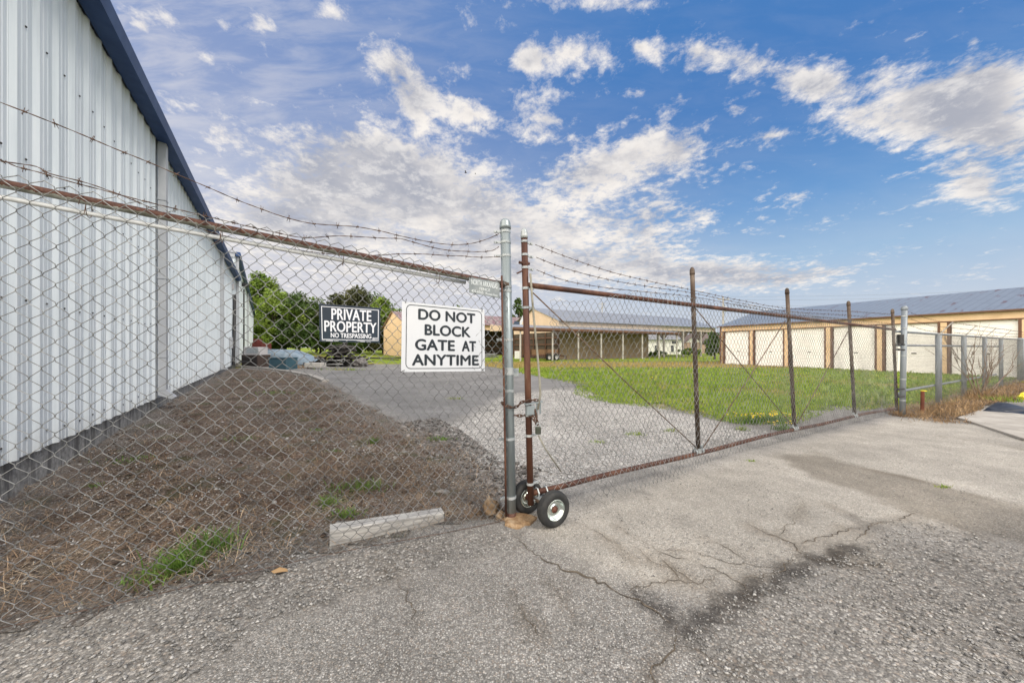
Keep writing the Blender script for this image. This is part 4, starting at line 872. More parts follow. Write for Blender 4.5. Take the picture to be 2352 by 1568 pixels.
# ---- houses seen through the open half of the shed
def house(name, label, cat, px0, px1, pb, pe, pr, d, wallm, roofm, depth=7, gable=False, wins=()):
    p0, p1 = At(px0, pb, d), At(px1, pb, d); z0, ze, zr = p0.z, At(0, pe, d).z, At(0, pr, d).z
    hs = thing(name, label, cat, (p0+p1)/2); X0, X1 = p0.x, p1.x; z0 = min(z0, 0)
    mb = MB()
    if gable:
        xm = (X0+X1)/2; mb.prism([(X0, d, z0), (X1, d, z0), (X1, d, ze), (X0, d, ze)], (0, depth, 0)); mb.build('wall', wallm, hs)
        mb = MB(); mb.prism([(X0, d-.02, ze), (X1, d-.02, ze), (xm, d-.02, zr)], (0, depth+.04, 0)); mb.build('gable', M['white'], hs)
        mb = MB(); ov = .5
        for xa, xb in ((X0-ov, xm), (X1+ov, xm)):
            za = ze-(zr-ze)/(xm-X0)*ov; mb.prism([(xa, d-.6, za), (xb, d-.6, zr), (xb, d-.6, zr+.18), (xa, d-.6, za+.18)], (0, depth+1.2, 0))
        mb.build('roof', roofm, hs)
    else:
        mb.box(((X0+X1)/2, d+depth/2, (z0+ze)/2), (X1-X0, depth, ze-z0)); mb.build('wall', wallm, hs)
        mb = MB(); mb.prism([(X0-.4, d-.4, ze), (X0-.4, d+depth+.4, ze), (X0-.4, d+depth/2, zr)], (X1-X0+.8, 0, 0)); mb.build('roof', roofm, hs)
    for (wx0, wx1, wy0, wy1) in wins:
        a, b = At(wx0, wy1, d), At(wx1, wy0, d); mb = MB()
        mb.box(((a.x+b.x)/2, d-.03, (a.z+b.z)/2), (b.x-a.x+.25, .06, b.z-a.z+.25)); w_ = mb.build('window', M['white'], hs)
        mb = MB(); mb.box(((a.x+b.x)/2, d-.07, (a.z+b.z)/2), (b.x-a.x, .04, b.z-a.z)); mb.build('pane', M['glass'], w_)
    return hs
house('house', 'long white house with grey roof seen under the open shed', 'house', 1488, 1566, 812, 780, 766, 62, M['white'], M['greyroof'], 8, False, ((1504, 1510, 793, 808), (1541, 1547, 793, 808), (1543, 1557, 783, 789)))
house('house', 'red brick house with white gable beyond the lawn', 'house', 1572, 1610, 815, 786, 770, 66, M['brick'], M['darkroof'], 9, True, ((1588, 1593, 789, 799),))
house('house', 'low brick house with brown roof behind the green shrub', 'house', 1610, 1660, 812, 786, 764, 74, M['brick'], M['darkroof'], 8, False, ((1628, 1635, 789, 797),))
# ------------------------------------------------------------------ chain link: left fence, gate, right fence
class Line:                                              # a vertical plane through two ground points, addressed by metres along it
    def __init__(s, a, b): s.a = Vector((a[0], a[1], 0)); s.b = Vector((b[0], b[1], 0)); s.t = (s.b-s.a).normalized(); s.n = Vector((s.t.y, -s.t.x, 0))   # n points to the camera side
    def P(s, q, z, out=0): return s.a+s.t*q+s.n*out+Vector((0, 0, z))
    def s_at(s, px):
        k = (px-CX)/F; return (k*s.a.y-s.a.x)/(s.t.x-k*s.t.y)
    def at(s, px, py, out=0):
        q = s.s_at(px); p = s.P(q, 0, out); return Vector((p.x, p.y, H-(py-YH)/F*p.y))
def fabric(name, ln, s0, s1, ztop, zbot, m, parent, pw=.035, ph=.0485, out=0, r=.0019, disp=None, knuckle=True, seg=5, pw0=None):
    # woven zigzag wires; neighbours interlock at the bends
    pos = [s1]; pw0 = pw0 or pw                            # slack grows to pw0 at the far end
    while pos[-1] > s0: pos.append(pos[-1]-(pw+(pw0-pw)*(s1-pos[-1])/(s1-s0)))
    pos = np.array(pos[::-1]); n = len(pos)-1
    zt = np.array([ztop((pos[i]+pos[i+1])/2) for i in range(n)]); zb = np.array([zbot((pos[i]+pos[i+1])/2) for i in range(n)])
    rows = int(max(zt-zb)/ph)
    i = np.arange(n)[:, None]; jr = np.arange(rows+1)[None, :]
    right = (i+jr) % 2
    a = pos[i+right]; st = (zt-zb)[:, None]/rows
    z = zt[:, None]-jr*st; o = np.where(right == 1, .0035, -.0035)*np.where(jr % 4 < 2, 1, -1)
    # three points at each bend make a soft hook
    A, Zc, O = [], [], []
    for e, dz in ((-1, .16), (1, -.16)):
        sgn = np.where(right == 1, -1, 1); A.append(a+sgn*pw*.05); Zc.append(z+dz*st*1); O.append(o*(1 if e < 0 else -.6))
    A = np.stack(A, 2).reshape(n, -1); Zc = np.stack(Zc, 2).reshape(n, -1); O = np.stack(O, 2).reshape(n, -1)
    if disp is not None:
        da, dz, do = disp(A, Zc); A = A+da; Zc = Zc+dz; O = O+do
    P = np.zeros(A.shape+(3,)); t, nn, o0 = np.array(ln.t), np.array(ln.n), np.array(ln.a)
    P += o0+A[..., None]*t+(O+out)[..., None]*nn; P[..., 2] = Zc
    V, Fq = tubes(P, r, seg, nn)
    if knuckle:                                          # twisted ends standing above the top row
        K = []
        for k in range(0, n-1):
            if (k+0) % 2 == 0:
                c = P[k, 0]; c2 = P[k+1, 0]
                mid = (c+c2)/2; K.append([c, mid+[0, 0, .016], mid+np.array(t)*.006+[0, 0, .021], c2])
        if K:
            V2, F2 = tubes(np.array(K), r*1.1, seg, nn); Fq = np.concatenate([Fq, F2+len(V)]); V = np.concatenate([V, V2])
    return npmesh(name, V, Fq, m, parent, smooth=True)
def barbed(name, pts, parent, m=None, r=.0021, step=.125, blen=.019):
    # one twisted strand with four point barbs
    pts = [Vector(p) for p in pts]; P = []
    for i in range(len(pts)-1):                           # Catmull-Rom through the points
        p0, p1, p2, p3 = pts[max(i-1, 0)], pts[i], pts[i+1], pts[min(i+2, len(pts)-1)]
        k = max(3, int((p2-p1).length/.03))
        for j in range(k):
            t = j/k; P.append(.5*((2*p1)+(p2-p0)*t+(2*p0-5*p1+4*p2-p3)*t*t+(3*p1-p0-3*p2+p3)*t**3))
    P.append(pts[-1]); mb = MB()
    A, B = [], []
    for i, p in enumerate(P):
        t = (P[min(i+1, len(P)-1)]-P[max(i-1, 0)]).normalized(); u = t.orthogonal().normalized(); u = (Vector((0, 0, 1))-t*t.z).normalized(); w = t.cross(u)
        o = (u*math.cos(i*1.4)+w*math.sin(i*1.4))*r*.7; A.append(p+o); B.append(p-o)
    mb.tube(A, r*.8, 5); mb.tube(B, r*.8, 5)
    acc = 0; nxt = step*.6
    for i in range(len(P)-1):
        d = (P[i+1]-P[i]).length
        if acc+d > nxt:
            p = P[i]; t = (P[i+1]-P[i]).normalized(); nxt += step*random.uniform(.88, 1.12)
            for e in range(2):
                v = Vector((random.uniform(-1, 1), random.uniform(-1, 1), random.uniform(-1, 1))); v = (v-t*v.dot(t)).normalized()+t*random.uniform(-.5, .5)
                q0 = p+t*(.005*e); mb.tube([q0-v*blen, q0+v*blen], r*.6, 4)
            mb.tube([p-t*.006, p+t*.012], r*1.9, 6)
        acc += d
    return mb.build(name, m or M['barb'], parent, True)
def bandring(mb, c, r, h, ax=None, n=20, th=.0025, tongue=None, tl=.05):
    c = Vector(c); ax = (Vector(ax) if ax is not None else Vector((0, 0, 1))).normalized(); Mx = Matrix.Translation(c) @ ax.to_track_quat('Z', 'Y').to_matrix().to_4x4()
    mb.lathe([(r, -h/2), (r+th, -h/2), (r+th, h/2), (r, h/2)], n, Mx)
    if tongue is not None:
        d = Vector(tongue).normalized(); mb.bar(c+d*(r*.9), c+d*(r+tl), .012, h*.95)
        s = d.cross(ax).normalized(); e = c+d*(r+tl*.62); mb.tube([e-s*.016, e+s*.016], .006, 6)
def capmesh(c, r, ax, flute=True):
    Mx = Matrix.Translation(c) @ Vector(ax).normalized().to_track_quat('Z', 'Y').to_matrix().to_4x4(); mb = MB()
    mb.lathe([(r*1.0, -.022), (r*1.13, -.022), (r*1.15, 0), (r*1.09, .004), (r*1.09, .016), (r*1.0, .032), (r*.72, .048), (r*.38, .056), (0, .058)], 24, Mx); return mb

# ---- left fence
L1 = Line((-2.396, 1.63), (-.004, 2.667)); L1.a = L1.P(-1.3, 0); SL = (Vector((-.004, 2.667, 0))-L1.a).length
fl = thing('chain_link_fence', 'near chain link fence carrying the signs, with rusty top rail and barbed wire', 'fence', (-1.2, 2.15, 0))
r0, r1_ = L1.at(0, 420), L1.at(1148, 652)
def railz(s): 
    s0, s1 = L1.s_at(0), L1.s_at(1148); return r0.z+(r1_.z-r0.z)*(s-s0)/(s1-s0)
zb = lambda s: .012
def sag1(A, Z):
    q = np.stack([A, Z], -1); return wob(q, 1.7, 2)*.006+wob(q, 7, 5)*.0022, wob(q, 1.4, 8)*.007+wob(q, 8, 1)*.002, wob(q, 1.1, 4)*.012
fabric('mesh_fabric', L1, .02, SL-.045, lambda s: railz(s)+.017, zb, M['wire'], fl, disp=sag1, out=.026, r=.0019, pw=.031, pw0=.050)
mb = MB(); mb.tube([L1.P(s, railz(s), -.006) for s in np.linspace(0, SL-.05, 12)], .0212, 20); mb.build('top_rail', M['rail'], fl, True)
wp = [L1.at(x, y, -.03) for x, y in ((-260, 420), (0, 455), (300, 510), (612, 566), (880, 615), (1072, 649))]
mb = MB(); mb.tube([Vector((p.x, p.y, p.z)) for p in wp], .0125, 14); mb.build('white_rail', M['whitepipe'], fl, True)
for px in (192, 500, 780, 1000):
    s = L1.s_at(px); c = L1.P(s, railz(s)-.03, 0); mb = MB()
    mb.tube([c+L1.n*.034*math.cos(t)+Vector((0, 0, .052*math.sin(t)-.005))+L1.t*.004*t for t in np.linspace(0, 6.4, 18)]+[c+L1.n*.036+L1.t*.02+Vector((0, 0, -.05)), c+L1.n*.034+L1.t*-.02+Vector((0, 0, -.085))], .0017, 5)
    mb.build('tie_wire', M['barb'], fl)
mb = MB(); mb.tube([L1.P(s, .022+.012*math.sin(s*3), .028) for s in np.linspace(0, SL-.05, 30)], .0022, 5); mb.build('tension_wire', M['barb'], fl)
PT, PBm = Vector((-.052, 2.667, 2.235)), Vector((-.004, 2.667, -.03)); PR = .0385
def onpost(z): t = (z-PBm.z)/(PT.z-PBm.z); return PBm.lerp(PT, t)
pax = (PT-PBm).normalized()
mb = MB(); mb.tube([onpost(.05), PT], PR, 28, cap=True); post = mb.build('post', M['galv'], fl, True)
mb = MB(); mb.tube([PBm, onpost(.052)], PR*1.015, 24); mb.build('rusted_foot', M['rust'], fl, True)
capmesh(PT, PR, pax).build('post_cap', M['galv'], fl, True)
zpx = lambda py, d=2.667: H-(py-YH)/F*d
tl_ = -L1.t
for py in (533, 557, 588):
    mb = MB(); bandring(mb, onpost(zpx(py)), PR, .017, pax, tongue=tl_+Vector((0, 0, -.1)), tl=.055); mb.build('barb_arm', M['band'], fl)
for py in (659, 669, 780, 897, 1006, 1140):
    mb = MB(); bandring(mb, onpost(zpx(py)), PR, .02, pax, tongue=tl_, tl=.05); mb.build('band', M['band'], fl)
mb = MB(); bandring(mb, onpost(zpx(852)), PR, .055, pax); mb.box(onpost(zpx(855))+L1.t*.06, (.05, .03, .06)); mb.build('latch_keeper', M['band'], fl)
mb = MB(); pts = [L1.at(1149, 633, .03), L1.at(1151, 760, .03), L1.at(1154, 880, .03), L1.at(1157, 1050, .03), L1.at(1159, 1186, .03)]; mb.tube(pts, .0075, 10); mb.build('tension_bar', M['rust'], fl, True)
mb = MB(); p = L1.P(SL-.075, railz(SL-.075), 0); mb.tube([p-L1.t*.04, p+L1.t*.045], .027, 16); mb.build('rail_end', M['darkrust'], fl)
A_ = [(-180, 165), (0, 235), (78, 265), (173, 303), (265, 342), (340, 372), (405, 400), (477, 430), (544, 459), (600, 480), (648, 497), (707, 512), (760, 517), (820, 521), (880, 532), (911, 540), (943, 547), (977, 554), (1015, 560), (1049, 562), (1084, 559), (1119, 549), (1146, 537)]
B_ = [(-180, 305), (0, 365), (44, 383), (91, 395), (164, 417), (252, 440), (334, 462), (419, 483), (489, 500), (568, 519), (630, 533), (700, 546), (780, 542), (880, 547), (918, 548), (948, 556), (992, 568), (1031, 575), (1065, 577), (1106, 578), (1132, 575), (1146, 566)]
C_ = [(-180, 350), (0, 374), (60, 383), (91, 399), (185, 422), (280, 456), (370, 493), (480, 535), (612, 563), (700, 577), (790, 586), (880, 586), (903, 584), (945, 583), (986, 584), (1028, 587), (1062, 588), (1085, 590), (1116, 591), (1148, 589)]
for pl_, off in ((A_, .0), (B_, .012), (C_, -.06)): barbed('barbed_wire', [L1.at(x, y, off if x < 1000 else 0) for x, y in pl_], fl)

# ---- the signs hang on the fabric
def text_mesh(txt, bold=0.0):
    cu = bpy.data.curves.new('txt', 'FONT'); cu.body = txt; cu.size = 1; cu.offset = bold; cu.resolution_u = 6; cu.space_character = 1.02
    o = bpy.data.objects.new('txt', cu); COL.objects.link(o); dg = bpy.context.evaluated_depsgraph_get(); dg.update()
    me = bpy.data.meshes.new_from_object(o.evaluated_get(dg)); V = np.array([v.co[:] for v in me.vertices]); Fs = [tuple(p.vertices) for p in me.polygons]
    bpy.data.objects.remove(o); bpy.data.curves.remove(cu); bpy.data.meshes.remove(me)
    lo, hi = V.min(0), V.max(0); V = (V-lo)/np.maximum(hi-lo, 1e-6); return V, Fs
class Board:
    def __init__(s, ln, tl, tr, br, bl, out, bow=0):
        s.q = [ln.at(*p, out) for p in (tl, tr, br, bl)]; s.n = ln.n; s.bow = bow
    def P(s, a, b, o=0):
        tl, tr, br, bl = s.q; p = tl.lerp(tr, a).lerp(bl.lerp(br, a), b); return p+s.n*(o+s.bow*(1-(2*a-1)**2)+s.bow*.5*math.sin(b*3))
    def plate(s, name, m, parent, th=.003, na=16, nb=8, rad=.03):
        vs = []; fs = []
        for o in (0, -th):
            for j in range(nb+1):
                for i in range(na+1):
                    a, b = i/na, j/nb
                    vs.append(s.P(a, b, o))
        N = (na+1)*(nb+1)
        for j in range(nb):
            for i in range(na):
                k = j*(na+1)+i; fs.append((k, k+na+1, k+na+2, k+1)); fs.append((N+k, N+k+1, N+k+na+2, N+k+na+1))
        rim = [i for i in range(na+1)]+[j*(na+1)+na for j in range(1, nb+1)]+[nb*(na+1)+i for i in range(na-1, -1, -1)]+[j*(na+1) for j in range(nb-1, 0, -1)]
        for x, y in zip(rim, rim[1:]+rim[:1]): fs.append((x, y, N+y, N+x))
        mb = MB(); mb.add(vs, fs); return mb.build(name, m, parent)
    def text(s, name, txt, a0, a1, b0, b1, m, parent, bold=0, o=.0012):
        V, Fs = text_mesh(txt); mb = MB()
        for i_, (da, db) in enumerate(((-bold, 0), (bold, 0), (0, -bold), (0, bold)) if bold else ((0, 0),)):   # overprinted to thicken the strokes
            mb.add([s.P(a0+(a1-a0)*v[0]+da, b1+(b0-b1)*v[1]+db, o+.00012*i_) for v in V], Fs)
        return mb.build(name, m, parent)
    def ring(s, name, a0, a1, b0, b1, wa, wb, rad, m, parent, o=.001, n=8):
        def loop(a0, a1, b0, b1, ra, rb):
            if ra <= 0: 
                out = []
                for (x0, y0, x1, y1) in ((a0, b0, a1, b0), (a1, b0, a1, b1), (a1, b1, a0, b1), (a0, b1, a0, b0)): out += [(x0+(x1-x0)*t/8, y0+(y1-y0)*t/8) for t in range(8)]
                return out
            out = []
            for (cx, cy, st) in ((a1-ra, b0+rb, -90), (a1-ra, b1-rb, 0), (a0+ra, b1-rb, 90), (a0+ra, b0+rb, 180)):
                out += [(cx+ra*math.cos(R(st+90*t/n)), cy+rb*math.sin(R(st+90*t/n))) for t in range(n+1)]
            res = []                                       # subdivide the straights
            for p, q in zip(out, out[1:]+out[:1]):
                k = 10 if math.hypot(p[0]-q[0], p[1]-q[1]) > .2 else 1
                res += [(p[0]+(q[0]-p[0])*t/k, p[1]+(q[1]-p[1])*t/k) for t in range(k)]
            return res
        ra, rb = rad, rad*wb/wa if wa else rad
        O = loop(a0, a1, b0, b1, ra, rb); I = loop(a0+wa, a1-wa, b0+wb, b1-wb, max(ra-wa, 1e-4) if ra > 0 else 0, max(rb-wb, 1e-4) if ra > 0 else 0); k = len(O)
        mb = MB(); mb.add([s.P(*p, o) for p in O]+[s.P(*p, o) for p in I], [(i, (i+1) % k, (i+1) % k+k, i+k) for i in range(k)]); return mb.build(name, m, parent)
    def rect(s, mb, a0, a1, b0, b1, o=.001): mb.quad(s.P(a0, b0, o), s.P(a0, b1, o), s.P(a1, b1, o), s.P(a1, b0, o))
    def ties(s, spots, parent, ln):
        for (a, b, da, db) in spots:
            mb = MB(); p, q = s.P(a, b, .004), s.P(a+da, b+db, .004); mb.tube([s.P(a, b, -.03), p, q, s.P(a+da, b+db, -.03)], .0022, 6); mb.build('cable_tie', M['tie'], parent)
OUT = .036
s1 = Board(L1, (922, 692), (1109, 711), (1110, 852), (920, 854), OUT, .004)
sg = thing('sign', 'white sign reading DO NOT BLOCK GATE AT ANYTIME, wired to the fence beside the post', 'sign', s1.P(.5, 1))
s1.plate('sign_panel', M['signwhite'], sg)
s1.ring('border', .047, .965, .032, .957, .0075, .0105, .055, M['ink'], sg)
s1.text('lettering', 'DO NOT', .188, .872, .085, .236, M['ink'], sg, .006); s1.text('lettering', 'BLOCK', .262, .81, .305, .458, M['ink'], sg, .006)
s1.text('lettering', 'GATE', .155, .612, .525, .682, M['ink'], sg, .006); s1.text('lettering', 'AT', .708, .88, .525, .682, M['ink'], sg, .006); s1.text('lettering', 'ANYTIME', .122, .913, .748, .902, M['ink'], sg, .006)
s1.ties(((.04, .01, .008, -.045), (.965, .035, .006, -.05), (.96, .985, .03, -.03), (-.005, 1.0, .04, -.025)), sg, L1)
s2 = Board(L1, (734, 697), (873, 707), (872, 787), (736, 784), OUT, .003)
sg = thing('sign', 'black sign reading PRIVATE PROPERTY NO TRESPASSING, smaller one on the fence', 'sign', s2.P(.5, 1))
s2.plate('sign_panel', M['signblack'], sg); s2.ring('border', .034, .974, .062, .948, .012, .017, 0, M['signtext'], sg)
s2.text('lettering', 'PRIVATE', .195, .842, .105, .402, M['signtext'], sg, .005); s2.text('lettering', 'PROPERTY', .08, .932, .44, .728, M['signtext'], sg, .005); s2.text('lettering', 'NO TRESPASSING', .178, .846, .762, .886, M['signtext'], sg, .003)
mb = MB(); s2.rect(mb, .872, .972, .858, .948, .0016); bc = mb.build('barcode', M['signtext'], sg)
mb = MB(); x = .884
while x < .965: w = random.choice((.002, .003, .005)); s2.rect(mb, x, x+w, .868, .935, .0022); x += w+random.choice((.003, .004, .006))
mb.build('bars', M['signblack'], bc)
mb = MB()
for (a0, a1, b) in ((.034, .085, .965), (.095, .21, .960), (.095, .21, .974), (.225, .30, .972), (.425, .445, .966), (.60, .74, .962), (.66, .74, .978), (.765, .84, .974)): s2.rect(mb, a0, a1, b, b+.009)
mb.build('fine_print', M['signtext'], sg)
s3 = Board(L1, (1073, 636), (1142, 648), (1142, 685), (1073, 672), OUT+.012, .001)
sg = thing('sign', 'small grey metal plate of a fence company wired below the rail at the post', 'sign', s3.P(.5, 1))
s3.plate('sign_panel', M['plate'], sg, .0015)
s3.text('lettering', 'NORTH ARKANSAS', .075, .925, .11, .44, M['platetext'], sg, .0025); s3.text('lettering', 'FENCE', .335, .68, .53, .70, M['platetext'], sg, .0025); s3.text('lettering', '425-6565', .075, .455, .76, .92, M['platetext'], sg, .0025); s3.text('lettering', 'Mountain Home', .53, .93, .775, .93, M['platetext'], sg, .0015)
s3.ties(((.02, .0, .03, .05), (.965, .0, .035, .07), (.18, .93, .02, .1), (.80, .96, .02, .1)), sg, L1)

# ---- the gate
L2 = Line((.14, 2.68), (7.15, 6.5)); GL = (L2.b-L2.a).length
ga = thing('gate', 'long rusty chain link gate on two small wheels, chained to the grey post', 'gate', (.14, 2.68, 0))
def gz(s): return 1.785+(1.635-1.785)*s/GL
gb_ = lambda s: .175+.03*math.sin(math.pi*s/GL)+.0*s
sT, sB = L2.at(1204, 541), L2.at(1219, 1158)
onst = lambda z: sB.lerp(sT, (z-sB.z)/(sT.z-sB.z))
sax = (sT-sB).normalized()
mb = MB(); mb.tube([sB, sT], .0245, 22); mb.build('stile', M['rust'], ga, True); capmesh(sT, .0245, sax).build('post_cap', M['band'], ga, True)
posts = [((1590, 626), (1604, 1036), .0225), ((1808, 671), (1825, 984), .0225), ((1949, 699), (1963, 955), .0225), ((2050, 716), (2060, 942), .0225)]
gposts = []
for (t_, b_, r_) in posts:
    pt = L2.at(*b_); top = L2.at(*b_); q = L2.s_at(b_[0]); base = L2.P(q, pt.z); d = base.y; tp = At(t_[0], t_[1], d); gposts.append((base, tp))
    mb = MB(); mb.tube([base, tp], r_, 16); mb.build('upright', M['darkrust'], ga, True)
    capmesh(tp, r_, tp-base).build('post_cap', M['darkrust'], ga, True)
mb = MB(); mb.tube([onst(gz(0))]+[L2.P(s, gz(s)) for s in np.linspace(.4, GL-.02, 20)], .0215, 18); mb.build('top_rail', M['rust'], ga, True)
mb = MB(); mb.tube([onst(.185)+L2.t*.02]+[L2.P(s, gb_(s)+.008*math.sin(s*2.2)) for s in np.linspace(.3, GL-.02, 24)], .0215, 18); mb.build('bottom_rail', M['rust'], ga, True)
def gtop(s):
    px0 = 1.6
    e = gz(s)-.115 if s < .25 else gz(s)-.115+(.155)*S((s-.25)/1.15)
    return e
def gdisp(A, Z):
    q = np.stack([A, Z], -1); near = np.exp(-A/.35); low = np.exp(-np.maximum(Z-.1, 0)/.35)
    da = wob(q, 2.2, 3)*.010+wob(q, 6, 1)*.005*(1+near*3)+near*wob(q, 5, 9)*.03
    dz = wob(q, 1.6, 5)*.012+wob(q, 5, 2)*.004+near*wob(q, 6, 2)*.02
    do = wob(q, 1.3, 6)*.03+near*.05+low*np.exp(-((A-1.0)/.8)**2)*.10+low*.02
    return da, dz, do
fabric('mesh_fabric', L2, .16, GL-.05, gtop, lambda s: .085+.04*S((s-1.5)/1.5), M['wire'], ga, pw=.032, ph=.046, out=.03, r=.0017, disp=gdisp)
mb = MB(); mb.tube([L2.at(x, y, .045) for x, y in ((1211, 628), (1218, 720), (1226, 800), (1232, 870), (1234, 905), (1228, 940))], .0085, 10); mb.build('tension_bar', M['greyrod'], ga, True); mb = MB(); mb.tube([L2.at(x, y, .05) for x, y in ((1229, 1000), (1243, 1028), (1262, 1056), (1280, 1082))], .006, 8); mb.build('tension_bar', M['greyrod'], ga, True)
mb = MB()
for k in range(9):                                      # torn wire ends at the loose edge
    z = random.uniform(.6, 1.6); p = L2.P(.17, z, .05); v = Vector((random.uniform(-.03, .06), random.uniform(-.05, .02), random.uniform(-.05, .05)))
    mb.tube([p, p+v*.6, p+v*1.2+Vector((.01, 0, -.03))], .0015, 4)
mb.build('loose_wire', M['wire'], ga)
def rod(a, b, r=.0055): 
    mb = MB(); mb.tube([a, a.lerp(b, .5)-Vector((0, 0, .012)), b], r, 8); mb.build('truss_rod', M['rod'], ga, True)
rod(L2.at(1222, 672, .012), L2.at(1598, 1030, .02)); rod(L2.at(1598, 706, -.01), L2.at(1822, 978, -.005)); rod(L2.at(1802, 736, .01), L2.at(1612, 1028, .012)); rod(L2.at(1948, 760, .0), L2.at(1830, 975, .0))
for (base, tp) in gposts[:3]:
    mb = MB(); bandring(mb, base+Vector((0, 0, .012)), .031, .05, tp-base); bandring(mb, base+L2.t*.05+Vector((0, 0, -.002)), .025, .03, L2.t, tongue=Vector((0, 0, 1)), tl=.035); bandring(mb, base-L2.t*.05, .025, .03, L2.t, tongue=Vector((0, 0, 1)), tl=.035); mb.build('rail_clamp', M['band'], ga)
for py in (557, 587, 616):
    mb = MB(); bandring(mb, onst(zpx(py, 2.68)), .0245, .017, sax, tongue=L2.t+Vector((0, 0, -.15)), tl=.05); mb.build('barb_arm', M['band'], ga)
for py in (663, 707, 952, 999, 1110):
    mb = MB(); bandring(mb, onst(zpx(py, 2.68)), .0245, .018, sax, tongue=L2.t, tl=.05); mb.build('band', M['band'], ga)
mb = MB(); c = onst(zpx(606, 2.68)); mb.tube([c-L2.t*.05, c+L2.t*.04], .012, 8); mb.tube([c+Vector((0, 0, -.05)), c-L2.t*.07+Vector((0, 0, -.085))], .006, 8); bandring(mb, c, .0245, .025, sax); mb.build('top_hinge', M['rust'], ga)
mb = MB(); c = onst(zpx(940, 2.68)); mb.box(c+L2.n*.03, (.075, .03, .07), Matrix.Rotation(.5, 3, 'Z'), .004); mb.bar(c+L2.n*.035+L2.t*-.05+Vector((0, 0, .048)), c+L2.n*.035+L2.t*.10+Vector((0, 0, .060)), .03, .01); mb.bar(c+L2.n*.035+L2.t*.085+Vector((0, 0, .055)), c+L2.n*.035+L2.t*.085+Vector((0, 0, -.035)), .014, .012); mb.bar(c+L2.n*.035+L2.t*.055+Vector((0, 0, .055)), c+L2.n*.035+L2.t*.055+Vector((0, 0, -.075)), .012, .012); mb.build('latch', M['galv'], ga)
for ys, ye in (((1212, 562), 722), ((1214, 591), 733), ((1215, 620), 743)):
    i_ = (ys[1]-562)/29
    mids = [(1300, 590+27.5*i_), (1400, 620+19*i_+4), (1500, 646+12*i_+2), (1592, 667+6.5*i_+(2 if i_ > 1.5 else 0)), (1700, 690+6*i_), (1809, 708+7*i_), (1950, 715+9.5*i_)]
    barbed('barbed_wire', [L2.at(ys[0]+16, ys[1], .01)]+[L2.at(x, y, .01) for x, y in mids]+[L2.at(2049, ye, .01)], ga, step=.12)
# wheels: tyre, dished zinc rim, rusted hub
AX = Vector((.478, -.878, 0)).normalized()
def wheel(c, side, toe=0):
    c = Vector(c); ax = (AX*side); Mx = Matrix.Translation(c) @ ax.to_track_quat('Z', 'Y').to_matrix().to_4x4(); Ro, w = .132, .036
    mb = MB(); prof = [(.074, -.030), (.082, -w), (.100, -w-.004), (.116, -w), (.126, -.026), (.1305, -.012), (.1305, -.009), (.128, -.008), (.128, -.004), (Ro, -.003), (Ro, .003), (.128, .004), (.128, .008), (.1305, .009), (.1305, .012), (.126, .026), (.116, w), (.100, w+.004), (.082, w), (.074, .030)]
    mb.lathe(prof, 48, Mx); ty = mb.build('wheel', M['rubber'], ga, True)
    mb = MB(); mb.lathe([(.077, .034), (.073, .037), (.069, .030), (.060, .014), (.050, .006), (.036, .006), (.030, .013), (.027, .016), (.027, .0)], 40, Mx); mb.lathe([(.074, -.030), (.05, -.02), (.0, -.02)], 32, Mx); mb.build('rim', M['zinc'], ty, True)
    mb = MB(); mb.lathe([(.026, .004), (.026, .020), (.023, .023), (.012, .024), (.012, .030), (0, .030)], 20, Mx); mb.build('hub', M['hub'], ty, True)
    return ty
W1 = G(1271, 1209); W2 = G(1211, 1177); W1.z = .132; W2.z = .132
wheel(W1, 1); wheel(W2, 1)
mb = MB(); mb.tube([W2, W1], .012, 10); mb.build('axle', M['darkrust'], ga)
mb = MB(); c = L2.P(.09, .185)
for e in (.06, .14): mb.tube([L2.P(e, .135, .03), L2.P(e, .185, .034), L2.P(e, .214, .012), L2.P(e, .214, -.012), L2.P(e, .185, -.034), L2.P(e, .135, -.03)], .006, 8)
mb.bar(L2.P(.02, .135, 0), L2.P(.2, .135, 0), .05, .008); mb.build('axle_bracket', M['band'], ga)

# ---- chain and padlock
def chain(pts, n, r=.0042, a=.017, b=.0085):
    mb = MB(); pts = [Vector(p) for p in pts]; L = [0]
    for p, q in zip(pts[:-1], pts[1:]): L.append(L[-1]+(q-p).length)
    def ev(s):
        for i in range(len(pts)-1):
            if s <= L[i+1]: return pts[i].lerp(pts[i+1], (s-L[i])/(L[i+1]-L[i]+1e-9))
        return pts[-1]
    for i in range(n):
        s = L[-1]*(i+.5)/n; c = ev(s); t = (ev(min(s+.01, L[-1]))-ev(max(s-.01, 0))).normalized(); u = t.cross(Vector((0, 0, 1))); u = u.normalized() if u.length > .1 else Vector((1, 0, 0)); w = u.cross(t)
        if i % 2: u, w = w, u
        mb.tube([c+t*a*(math.cos(q)+.35*(1 if math.cos(q) > .2 else -1 if math.cos(q) < -.2 else 0))+u*b*math.sin(q) for q in np.linspace(0, 2*math.pi, 13)[:-1]], r, 6, closed=True)
    mb.build('chain_run', M['barb'], ct, True)
ct = thing('chain', 'rusty chain looped around the grey post and the gate stile', 'chain', onpost(zpx(930)))
zc = zpx(930); pc = onpost(zc); n_ = Vector((0, -1, 0))
ring_ = [pc+Vector((-.052, .02, .02)), pc+Vector((-.050, -.02, .014)), pc+Vector((-.026, -.047, .002)), pc+Vector((.010, -.050, -.008)), pc+Vector((.044, -.034, -.010)), pc+Vector((.066, -.022, -.004)), pc+Vector((.095, -.01, .022)), onst(zpx(921))+Vector((-.02, -.034, .005)), onst(zpx(919))+Vector((.03, -.032, .006)), onst(zpx(919))+Vector((.07, 0, 0))]
chain(ring_, 12)
